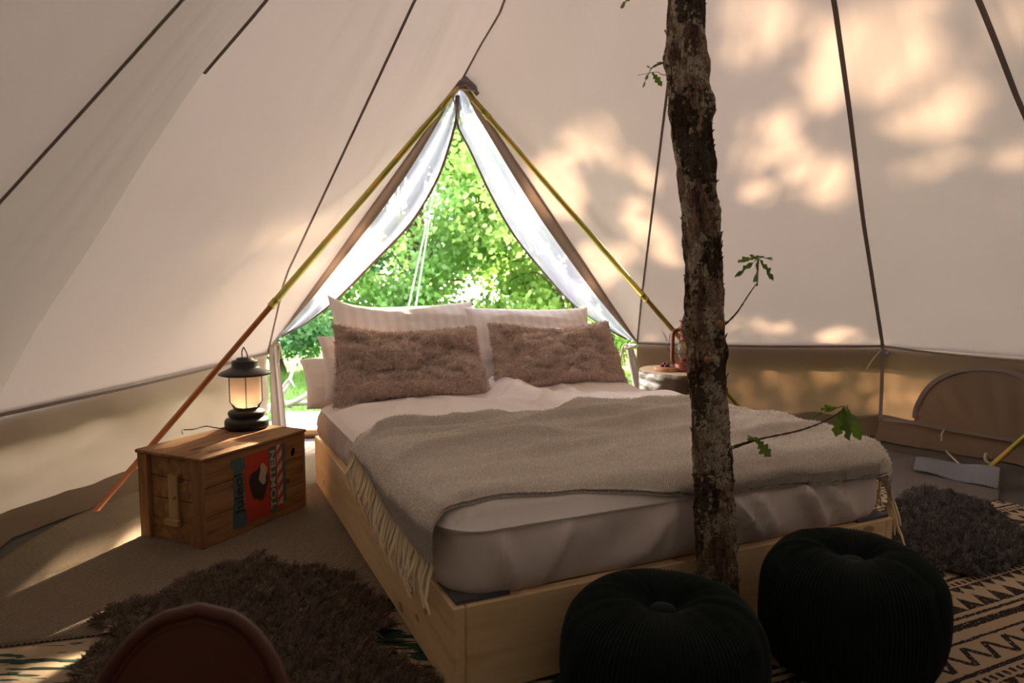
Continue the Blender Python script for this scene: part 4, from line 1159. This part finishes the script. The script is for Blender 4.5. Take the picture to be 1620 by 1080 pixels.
# ------------------------------------------------------------------ leather chair in the foreground
M_leather = simple('brown_leather', (.095, .024, .013), .48, var=.15, scale=40, bump=.15, spec=.45)
M_leather2 = simple('dark_leather_piping', (.075, .018, .010), .45, spec=.45)
ch = empty('leather_chair', (-.49, .98, 0), 0, 'brown leather chair with rounded back in front of the sheepskin', 'chair')
def shell(n=36, m=26, off=0.0, sc=1.0):
    V = []
    for i in range(n):
        a = -1+2*i/(n-1)
        for j in range(m):
            b = j/(m-1)
            hw = .205*sc*(1-max(0, b-.25)**2.15*1.78*.98)**.5 if b > .25 else .205*sc
            hw = .160*sc*math.sqrt(max(0.0004, 1-((max(b, .2)-.2)/.8)**2.2))
            x = a*hw; z = .34+.27*b*(.96+.04*sc) ; y = .10-.35*(x**2)/.16*.16*2.2+.10*(b-.5)*.6-.02
            V.append((x-.01+.035*(b-.5)*0, y+off, z))
    return V, grid_faces(n, m)
v1, f1 = shell(); n_ = len(v1); v2, _ = shell(off=.018)
F_ = f1+[q[::-1] for q in [tuple(i+n_ for i in q) for q in f1]]
nn, mm = 36, 26
bd = [(i, 0) for i in range(nn)]+[(nn-1, j) for j in range(1, mm)]+[(i, mm-1) for i in range(nn-2, -1, -1)]+[(0, j) for j in range(mm-2, 0, -1)]
for a_, b_ in zip(bd, bd[1:]+bd[:1]):
    x = a_[0]*mm+a_[1]; y = b_[0]*mm+b_[1]; F_.append((x, y, y+n_, x+n_))
obj('backrest', v1+v2, F_, M_leather, ch)
edge = [Vector(v1[0*mm+j]) for j in range(mm)]+[Vector(v1[i*mm+mm-1]) for i in range(nn)]+[Vector(v1[(nn-1)*mm+j]) for j in range(mm-1, -1, -1)]
edge = [e+Vector((0, .008, 0)) for e in edge]
edge2 = []
for e in edge:
    if not edge2 or (e-edge2[-1]).length > .004: edge2.append(e)
v, f = tube(edge2, .0125, 10); obj('rolled_rim', v, f, M_leather2, ch)
cc_ = Vector((-.01, .08, .47))
inn = [cc_+(e-cc_)*.90+Vector((0, -.006, 0)) for e in edge2]
v, f = tube(inn, .0025, 6); obj('stitching', v, f, M_leather2, ch)
st = []
nS = 20
for i in range(nS):
    for k in range(28):
        a = 2*PI*k/28; r_ = (i/(nS-1)); st.append((.215*r_*math.cos(a), -.15+.205*r_*math.sin(a), .40+.035*(1-r_**4)**.5))
Vs = st+[(x, y, .385) for x, y, z in st[-28:]]
obj('seat', Vs, grid_faces(nS+1, 28, True)+[tuple(range(nS*28, (nS+1)*28))], M_leather, ch)
M_ironw = simple('black_iron', (.02, .02, .02), .4, .8)
for sx_ in (-1, 1):
    for sy_ in (-1, 1):
        v, f = tube([(sx_*.15, -.15+sy_*.15, .392), (sx_*.20, -.15+sy_*.20, .013)], .011, 10); obj('leg', v, f, M_ironw, ch)
for sx_ in (-1, 1):
    v, f = tube(spline([(sx_*.10, .0, .39), (sx_*.11, .075, .42), (sx_*.10, .10, .50)], 5), .009, 8); obj('back_support', v, f, M_ironw, ch)

# ------------------------------------------------------------------ rugs
def rug(name, poly_px, z, mat, label, thick=.008, bulge=0, wav=.004, cat='rug', origin=None, rz=0, world_pts=None):
    P = world_pts or [atz(x, y, z) for x, y in poly_px]
    org = Vector(origin) if origin else Vector((P[0].x, P[0].y, 0)); org.z = 0
    a, b, c, d = P; n = 50; V = []
    R_ = Matrix.Rotation(-rz, 4, 'Z')
    for i in range(n):
        for j in range(n):
            s, t_ = i/(n-1), j/(n-1)
            p = a.lerp(b, s).lerp(d.lerp(c, s), t_)
            p.x -= bulge*math.sin(PI*t_)*(1-s)
            e = min(s, 1-s, t_, 1-t_)
            p = p+Vector((.010*nz(p.y*3, 1, 2), .010*nz(p.x*3, 5, 2), 0))*(1 if e < .02 else 0)
            p.z = z+thick*.5+max(0, wav*(1+fbm(p.x*2, p.y*2, 4, 2)))*(1 if e > .0 else .3)
            V.append(R_ @ (p-org))
    k = len(V); V += [v_-Vector((0, 0, thick*.5)) for v_ in V]
    F_ = grid_faces(n, n)+[q[::-1] for q in grid_faces(n, n, False, k)]
    bd = [(i, 0) for i in range(n)]+[(n-1, j) for j in range(1, n)]+[(i, n-1) for i in range(n-2, -1, -1)]+[(0, j) for j in range(n-2, 0, -1)]
    for a_, b_ in zip(bd, bd[1:]+bd[:1]):
        x = a_[0]*n+a_[1]; y = b_[0]*n+b_[1]; F_.append((x, y, y+k, x+k))
    o = obj(name, V, F_, mat); o.location = org; o.rotation_euler = (0, 0, rz)
    return tag(o, label, cat)
rug('woven_rug', None, .0005, M_kilim, 'cream rug with ragged dark green bars under the sheepskin', .004, 0, .001,
    world_pts=[Vector((-2.1, 1.2, 0)), Vector((.5, 1.0, 0)), Vector((.35, 2.9, 0)), Vector((-2.0, 2.5, 0))])
a_, b_ = atz(20, 1044, .01), atz(625, 948, .01)
rug('woven_rug', None, .006, M_rug, 'brown ribbed jute rug under the crate reaching the doorway', .008, .22, .002,
    world_pts=[Vector((a_.x-.36, a_.y+.0, 0)), b_+Vector((.12, .05, 0)), Vector((-.9, 4.75, 0)), Vector((-1.86, 4.0, 0))])
# rolled edge of the jute rug catching light
# tribal rug aligned with the bed
def rp(u, v): return bedw(u, v)
rug('patterned_rug', None, .0045, M_tribal, 'cream and black patterned rug beside and in front of the bed', .006, 0, .001, origin=bedw(0, 0), rz=BR,
    world_pts=[rp(.2, -.95), rp(3.3, -.95), rp(3.0, .95), rp(1.72, .98)])
rug('woven_rug', None, .009, M_rug_r, 'grey-brown ribbed rug along the tent wall behind the bed corner', .006, 0, .002,
    world_pts=[atz(1440, 830, .01), atz(1580, 790, .01), atz(1585, 745, .01), atz(1360, 705, .01)])
# turned-up corner showing the pale net backing
P4 = [atz(1445, 742, .03), atz(1578, 773, .02), atz(1582, 740, .10), atz(1450, 722, .05)]
V = []
for i in range(14):
    for j in range(10):
        s, t_ = i/13, j/9; p = P4[0].lerp(P4[1], s).lerp(P4[3].lerp(P4[2], s), t_); p.z += .015*math.sin(PI*t_)+.006*math.sin(s*9); V.append(p)
k = len(V); V2_ = V+[p-Vector((0, 0, .004)) for p in V]
o = obj('folded_mat', V2_, grid_faces(14, 10)+[q[::-1] for q in grid_faces(14, 10, False, k)], M_net); tag(o, 'grey mesh-backed mat turned up against the tent wall', 'mat')

# ------------------------------------------------------------------ sheepskins
def in_poly(x, y, poly):
    c = np.zeros(len(x), bool); n = len(poly); j = n-1
    for i in range(n):
        xi, yi = poly[i]; xj, yj = poly[j]
        cond = ((yi > y) != (yj > y)) & (x < (xj-xi)*(y-yi)/(yj-yi+1e-12)+xi); c ^= cond; j = i
    return c
def edge_dist(x, y, poly):
    d = np.full(len(x), 9.)
    for i in range(len(poly)):
        ax, ay = poly[i]; bx, by = poly[(i+1) % len(poly)]
        t_ = np.clip(((x-ax)*(bx-ax)+(y-ay)*(by-ay))/((bx-ax)**2+(by-ay)**2+1e-9), 0, 1)
        d = np.minimum(d, np.hypot(x-ax-t_*(bx-ax), y-ay-t_*(by-ay)))
    return d
def sheepskin(px, label, n, mat, seed, L=.021, z0=.012):
    pts = [atz(x, y, .03) for x, y in px]; pts = spline(pts+[pts[0]], 5)[:-1]; poly = [(p.x, p.y) for p in pts]
    cx = sum(p[0] for p in poly)/len(poly); cy = sum(p[1] for p in poly)/len(poly)
    sk = empty('sheepskin_rug', (cx, cy, z0), 0, label, 'rug')
    k = len(poly); rings_ = 10; V = []
    for r_ in range(rings_+1):
        f_ = 1-r_/rings_
        for (x, y) in poly:
            X, Y = (x-cx)*f_, (y-cy)*f_
            V.append((X*.97, Y*.97, .002+.016*min(1, (1-f_)*6)+.006*(fbm(x*9*f_, y*9*f_, seed)+1)*(1 if f_ < .97 else 0)))
    V += [(x, y, .0) for x, y, z in V[:k]]
    F_ = grid_faces(rings_+1, k, True)
    F_.append(tuple(range((rings_+1)*k, (rings_+2)*k))[::-1])
    F_ += [((rings_+1)*k+i, (rings_+1)*k+(i+1) % k, (i+1) % k, i) for i in range(k)]
    obj('hide', V, F_, M_furbase, sk)
    P_ = []
    r = np.random.default_rng(seed); bx = [p[0] for p in poly]; by = [p[1] for p in poly]
    x = r.uniform(min(bx), max(bx), n*3); y = r.uniform(min(by), max(by), n*3)
    m_ = in_poly(x, y, poly); x, y = x[m_][:n], y[m_][:n]
    ed = edge_dist(x, y, poly)
    z = np.array([.008+.016*min(1, e/.05)+.012*max(0, fbm(a*10, b*10, seed, 2)+.2) for a, b, e in zip(x, y, ed)])
    P_ = np.stack([x-cx, y-cy, z], 1)
    N_ = np.tile(np.array([[0, 0, 1.]]), (len(P_), 1)); out = np.stack([x-cx, y-cy], 1); out /= np.linalg.norm(out, axis=1)[:, None]+1e-6
    N_[:, :2] += out*np.clip(1-ed/.06, 0, 1)[:, None]*1.6; N_ /= np.linalg.norm(N_, axis=1)[:, None]
    Vf, Tf = fur_strands(P_, N_, L, .0055, seed, 1.5, 34, gravity=.3)
    Vf[:, 2] = np.maximum(Vf[:, 2], .001)
    q = np_mesh('fur', Vf, Tf, mat, sk); q['kind'] = 'stuff'
    return sk
sheepskin([(152, 975), (190, 952), (255, 938), (300, 908), (380, 888), (415, 872), (448, 892), (505, 900), (560, 908), (552, 922), (590, 940), (618, 985), (585, 1008), (640, 1040), (690, 1085), (640, 1170), (480, 1230), (240, 1210), (120, 1120), (130, 1040), (190, 1010), (165, 995)],
          'shaggy dark brown sheepskin on the ribbed jute rug', 90000, M_fur, 3)
sheepskin([(1405, 800), (1450, 772), (1500, 780), (1560, 795), (1600, 825), (1640, 865), (1600, 893), (1560, 900), (1530, 906), (1480, 893), (1430, 880), (1400, 850)],
          'dark grey sheepskin at the bed corner beside the tent wall', 45000, M_fur2, 5)

# ------------------------------------------------------------------ outdoors
h_dir = Vector((SUN_AZ.y, -SUN_AZ.x, 0))
pr1 = plane3(APEX, V1, V2); pr0 = plane3(APEX, V0, V1); prd = plane3(APEX, D, V0)
# gaps in the crowns: where sunlight gets through to the canvas, floor, lid and blanket
gaps = []
def gap(p, r, q=1.0): gaps.append((p, r, q))
for x, y, r in ((1192, 36, 52), (1158, 96, 16), (1172, 92, 10), (1262, 30, 20), (1330, 60, 30), (1310, 95, 30), (1300, 130, 26), (1320, 160, 20), (1350, 110, 26), (1350, 60, 28), (1200, 190, 20), (1232, 205, 22), (1245, 175, 12),
                (1250, 232, 24), (1268, 262, 24), (1285, 290, 24), (1305, 312, 22), (1335, 320, 14), (1325, 285, 20), (1310, 262, 14), (1150, 260, 22), (1178, 290, 20), (1205, 300, 12), (1180, 232, 10), (1200, 250, 8), (1115, 250, 10)):
    p = atp(x, y, pr0 if x < 1350 else pr1); gap(p, r*p.y/F_PX)
for x, y, r in ((1380, 60, 30), (1380, 110, 30), (1420, 80, 34), (1430, 120, 28), (1465, 75, 20), (1390, 140, 18), (1500, 100, 20), (1510, 140, 24), (1475, 160, 22), (1440, 185, 22), (1405, 200, 18), (1515, 180, 18), (1480, 200, 14),
                (1490, 235, 20), (1445, 265, 16), (1410, 250, 10), (1600, 15, 30), (1440, 8, 22), (1610, 75, 14), (1605, 235, 22)):
    p = atp(x, y, pr1); gap(p, r*p.y/F_PX)
for x, y, r in ((945, 190, 22), (905, 225, 20), (960, 235, 22), (1000, 265, 22), (1040, 290, 18), (1010, 345, 34), (1045, 372, 30), (990, 395, 20), (958, 415, 30), (940, 440, 20), (935, 400, 20), (1060, 400, 20)):
    p = atp(x, y, prd if x < 1030 else pr0); gap(p, r*p.y/F_PX)
for x, y, r in ((1320, 530, 18), (1190, 510, 14), (1235, 520, 12), (1375, 655, 12)):
    p = atp(x, y, pr0); gap(p, r*p.y/F_PX)
for s_ in np.linspace(0, 1, 8):
    gap(atz(48+(205-48)*s_, 938+(855-938)*s_, .0), .09)
for s_ in np.linspace(0, 1, 6): gap(atz(240+(350-240)*s_, 712+(678-712)*s_, .39), .15)
for x, y in ((670, 685), (700, 690), (640, 700), (640, 730)): gap(atz(x, y, .54), .15)
gap(atp(395, 405, plane3(APEX, V9, VL)), .12)
GP = np.array([tuple(g_[0]) for g_ in gaps]); GR = np.array([g_[1] for g_ in gaps]); SV = np.array(tuple(S))
for q_ in ((-1.0, 3.95, .5), (-.7, 4.1, .85), (-1.3, 4.9, .05), (-.6, 5.4, 0), (.2, 5.5, 0)): gap(Vector(q_), .22)
GP = np.array([tuple(g_[0]) for g_ in gaps]); GR = np.array([g_[1] for g_ in gaps])
def cull(P, seed):
    keep = np.ones(len(P), bool)
    r = np.random.default_rng(seed)
    for q, rad in zip(GP, GR):
        dlt = P-q; al = dlt @ SV; perp = np.linalg.norm(dlt-al[:, None]*SV, axis=1)
        keep &= ~((al > 0) & (perp < rad*1.03+.045+r.uniform(-.05, .04, len(P))) & (r.random(len(P)) > .04))
    return keep
def leaf_cloud(name, P, size, mat, par, seed, droop=.5, cut=True):
    r = np.random.default_rng(seed)
    if cut: P = P[cull(P, seed)]
    n = len(P); sz_ = size*r.uniform(.6, 1.25, n)
    d = r.normal(0, 1, (n, 3)); d[:, 2] -= droop; d /= np.linalg.norm(d, axis=1)[:, None]
    u = r.normal(0, 1, (n, 3)); u[:, 2] *= .5; s = np.cross(d, u); s /= np.linalg.norm(s, axis=1)[:, None]
    nn_ = np.cross(d, s)
    tmpl = [(0, 0, 0), (.30, .42, .10), (.62, .34, .08), (1.0, 0, -.05), (.62, -.34, .08), (.30, -.42, .10)]
    V = np.stack([P+d*(sz_*a)[:, None]+s*(sz_*b)[:, None]+nn_*(sz_*c)[:, None] for a, b, c in tmpl], 1).reshape(-1, 3)
    b = (np.arange(n)*6)[:, None]
    T = np.concatenate([b+np.array([[0, 1, 2, 3]]), b+np.array([[0, 3, 4, 5]])], 0)
    loc = np.array(tuple(par.location)) if par else 0
    o = np_mesh(name, V-loc, T, mat, par); o['kind'] = 'stuff'; return o
def crown_pts(c, rad, n, seed, nclump=60, cs=.32):
    r = np.random.default_rng(seed); d = r.normal(0, 1, (nclump, 3)); d /= np.linalg.norm(d, axis=1)[:, None]
    cl = np.array(c)+d*np.array(rad)*(r.uniform(.25, 1, nclump)**.45)[:, None]
    k = r.integers(0, nclump, n); P = cl[k]+r.normal(0, 1, (n, 3))*np.array([cs, cs, cs*.6])*np.array(rad).mean()/2.2
    P = P[P[:, 2] > .02]
    # nothing inside the tent
    d_ = np.hypot(P[:, 0]-.55, P[:, 1]-2.1); return P[(d_ > 4.5) | (P[:, 2] > 4.3)]
def tree_out(name, label, foot, c, rad, n, size, mat, seed, trunk_r=.12, group=None, nclump=60):
    root = empty(name, foot, 0, label, 'tree' if 'tree' in name else 'shrub', group)
    leaf_cloud('foliage', crown_pts(c, rad, n, seed, nclump), size, mat, root, seed)
    r = random.Random(seed); f0 = Vector(foot); c0 = Vector(c)
    parts_ = [tube(spline([f0-Vector((0, 0, .25)), f0.lerp(c0, .35)+Vector((r.uniform(-.2, .2), 0, 0)), f0.lerp(c0, .7), c0+Vector((0, 0, rad[2]*.5))], 4), [trunk_r*(1-.05*i) for i in range(13)], 8)]
    for k in range(9):
        s_ = f0.lerp(c0, r.uniform(.35, .95)); e = c0+Vector((r.uniform(-.85, .85)*rad[0], r.uniform(-.85, .85)*rad[1], r.uniform(-.6, .8)*rad[2]))
        if math.hypot(e.x-.55, e.y-2.1) < 4.6 and e.z < 4.6: continue
        parts_.append(tube(spline([s_, s_.lerp(e, .5)+Vector((0, 0, r.uniform(-.2, .3))), e], 4), [trunk_r*.38*(1-.09*i) for i in range(9)], 6))
    v, f = join(*parts_); obj('trunk', [Vector(x)-f0 for x in v], f, M_outbark, root)
    return root
cw = Vector((1.1, 3.3, 1.5))
def crown_at(t_, h, vv): 
    upv = S.cross(h_dir).normalized(); upv = upv if upv.z > 0 else -upv
    return cw+S*t_+h_dir*h+upv*vv
G = 'trees beyond the doorway'
specs = [(6.6, -4.2, .3, (1.6, 1.3, 2.3), M_leafB, 'deep green broad-leaved tree outermost behind the crate side of doorway'),
         (7.4, -2.2, .6, (1.7, 1.4, 2.6), M_leafA, 'mid green tree behind the guy ropes outside'),
         (6.8, -.2, .4, (1.7, 1.3, 2.6), M_leafC, 'lime green sunlit tree behind the middle of the bed'),
         (7.2, 1.8, .5, (1.8, 1.4, 2.7), M_leafA, 'leafy tree shading the back wall of the tent'),
         (6.9, 3.8, .3, (1.8, 1.4, 2.7), M_leafA, 'leafy tree shading the arched window side'),
         (7.1, 5.6, .2, (1.6, 1.4, 2.6), M_leafB, 'leafy tree furthest round beyond the window wall')]
for k, (t_, h, vv, rad, mt, lab) in enumerate(specs):
    c = crown_at(t_, h, vv); tree_out('broadleaf_tree', lab, (c.x+.2, c.y+.3, -.2), (c.x, c.y, c.z), rad, 38000, .082, mt, 100+k, .11, G, 90)
# boughs that cross the gaps in the crowns
bough = empty('hanging_bough', (5.2, 10.2, 5.0), 0, 'leafless bough reaching across the crowns beyond the window wall', 'branch')
for pl_, pts, r_ in ((pr1, [(1560, 30), (1500, 80), (1450, 140), (1390, 172), (1340, 185)], .035), (pr1, [(1370, 190), (1410, 222), (1450, 225), (1500, 205), (1560, 190)], .022), (pr1, [(1440, 226), (1475, 245), (1530, 262)], .014),
                     (pr1, [(1400, 280), (1430, 245), (1455, 228)], .016), (pr0, [(1160, 160), (1205, 230), (1260, 290), (1290, 340)], .0), (pr0, [(1230, 262), (1262, 248), (1300, 235)], .014), (pr0, [(1290, 325), (1315, 312), (1345, 300)], .018)):
    if r_ <= 0: continue
    P_ = [atp(x, y, pl_)+S*(6.4+.2*i) for i, (x, y) in enumerate(pts)]; P_ = spline(P_, 6)
    v, f = tube(P_, [r_*(1.2-.5*i/len(P_)) for i in range(len(P_))], 7); obj('limb', v, f, M_outbark, bough, world=True)
# lower shrubs that fill the doorway view
sh = [((-2.9, 9.2, -.1), (-2.9, 9.2, 1.2), (1.3, .9, 1.4), 16000, .068, M_leafB, 'dark green shrub beside the dead branches outside'),
      ((-1.2, 9.6, -.1), (-1.2, 9.6, 1.6), (1.5, 1.0, 1.7), 21000, .07, M_leafA, 'mid green shrub below the guy ropes outside'),
      ((.7, 8.8, -.1), (.7, 8.8, 1.6), (1.5, 1.0, 1.7), 21000, .082, M_leafC, 'bright lime green maple shrub behind the pillows'),
      ((2.8, 9.4, -.1), (2.8, 9.4, 1.2), (1.4, 1.0, 1.5), 8000, .10, M_leafA, 'green shrub behind the back tent wall'),
      ((-2.0, 13.0, -.1), (-2.0, 13.0, 2.6), (3.0, 1.2, 2.8), 7000, .12, M_leafC, 'deep green thicket farthest beyond the dead branches'),
      ((1.6, 13.5, -.1), (1.6, 13.5, 2.6), (3.2, 1.2, 2.8), 7000, .12, M_leafC, 'deep green thicket farthest beyond the pillows')]
for k, (ft, c, rad, n, sz_, mt, lab) in enumerate(sh):
    tree_out('leafy_shrub', lab, ft, c, rad, n, sz_, mt, 200+k, .05, 'shrubs beyond the doorway', 50)
# unseen trees added close round the back to darken the tent inside
rear = [(194, 5.7, 5.2, 'unseen dense tree added to shade the tent on the crate side'), (220, 5.9, 5.2, 'unseen dense tree added as shade behind the leather chair'), (243, 6.4, 5.4, 'unseen dense tree added as shade directly behind the viewer'),
        (283, 6.4, 5.4, 'unseen dense tree added as shade opposite the doorway'), (322, 6.6, 5.2, 'unseen dense tree added as shade behind the velvet poufs'), (0, 7.2, 5.0, 'unseen dense tree added to shade the tent on the patterned rug side')]
for k, (a, r_, h_, lab) in enumerate(rear):
    q = pol(a, r_); f_ = pol(a, r_+.6)
    tree_out('broadleaf_tree', lab, (f_.x, f_.y, -.3), (q.x, q.y, h_-1.4), (2.9, 2.9, 3.6), 15000 if k < 2 else 9000, .34, M_leafB, 300+k, .16, 'added shade trees round the tent', 110)
# dead branches on the grass
db = empty('fallen_branch', atz(470, 650, -.1), 0, 'weathered grey fallen branches on the grass outside', 'branch')
for pts, r_ in (([(395, 655, 6.4), (440, 640, 6.3), (500, 636, 6.2), (560, 632, 6.3)], .035), ([(425, 652, 6.2), (452, 615, 6.2), (462, 590, 6.25), (472, 560, 6.3)], .022),
                ([(455, 640, 6.2), (480, 628, 6.1), (500, 612, 6.1), (530, 606, 6.1)], .026), ([(448, 612, 6.2), (458, 600, 6.2), (466, 612, 6.15)], .014), ([(446, 622, 6.2), (452, 640, 6.2), (462, 645, 6.2)], .014)):
    P_ = spline([at(x, y, Y) for x, y, Y in pts], 6); v, f = tube(P_, [r_*(1-.5*i/(len(P_)-1)) for i in range(len(P_))], 8); obj('limb', v, f, M_deadwood, db, world=True)
# grass
r = np.random.default_rng(5); n = 26000
gx = r.uniform(-5.5, 4, n); gy = r.uniform(5.6, 9.5, n); m_ = (np.hypot(gx-.55, gy-2.1) > 3.75) & ~((gx > -1.95) & (gx < .95) & (gy < 5.97))
P_ = np.stack([gx[m_], gy[m_], np.full(m_.sum(), -.22)], 1); N_ = np.tile([[0, 0, 1.]], (len(P_), 1))
Vf, Tf = fur_strands(P_, N_, .16, .009, 4, .35, 3, .2)
o = np_mesh('grass', Vf, Tf, M_grass); tag(o, 'short green grass outside the doorway', 'grass', kind='stuff')
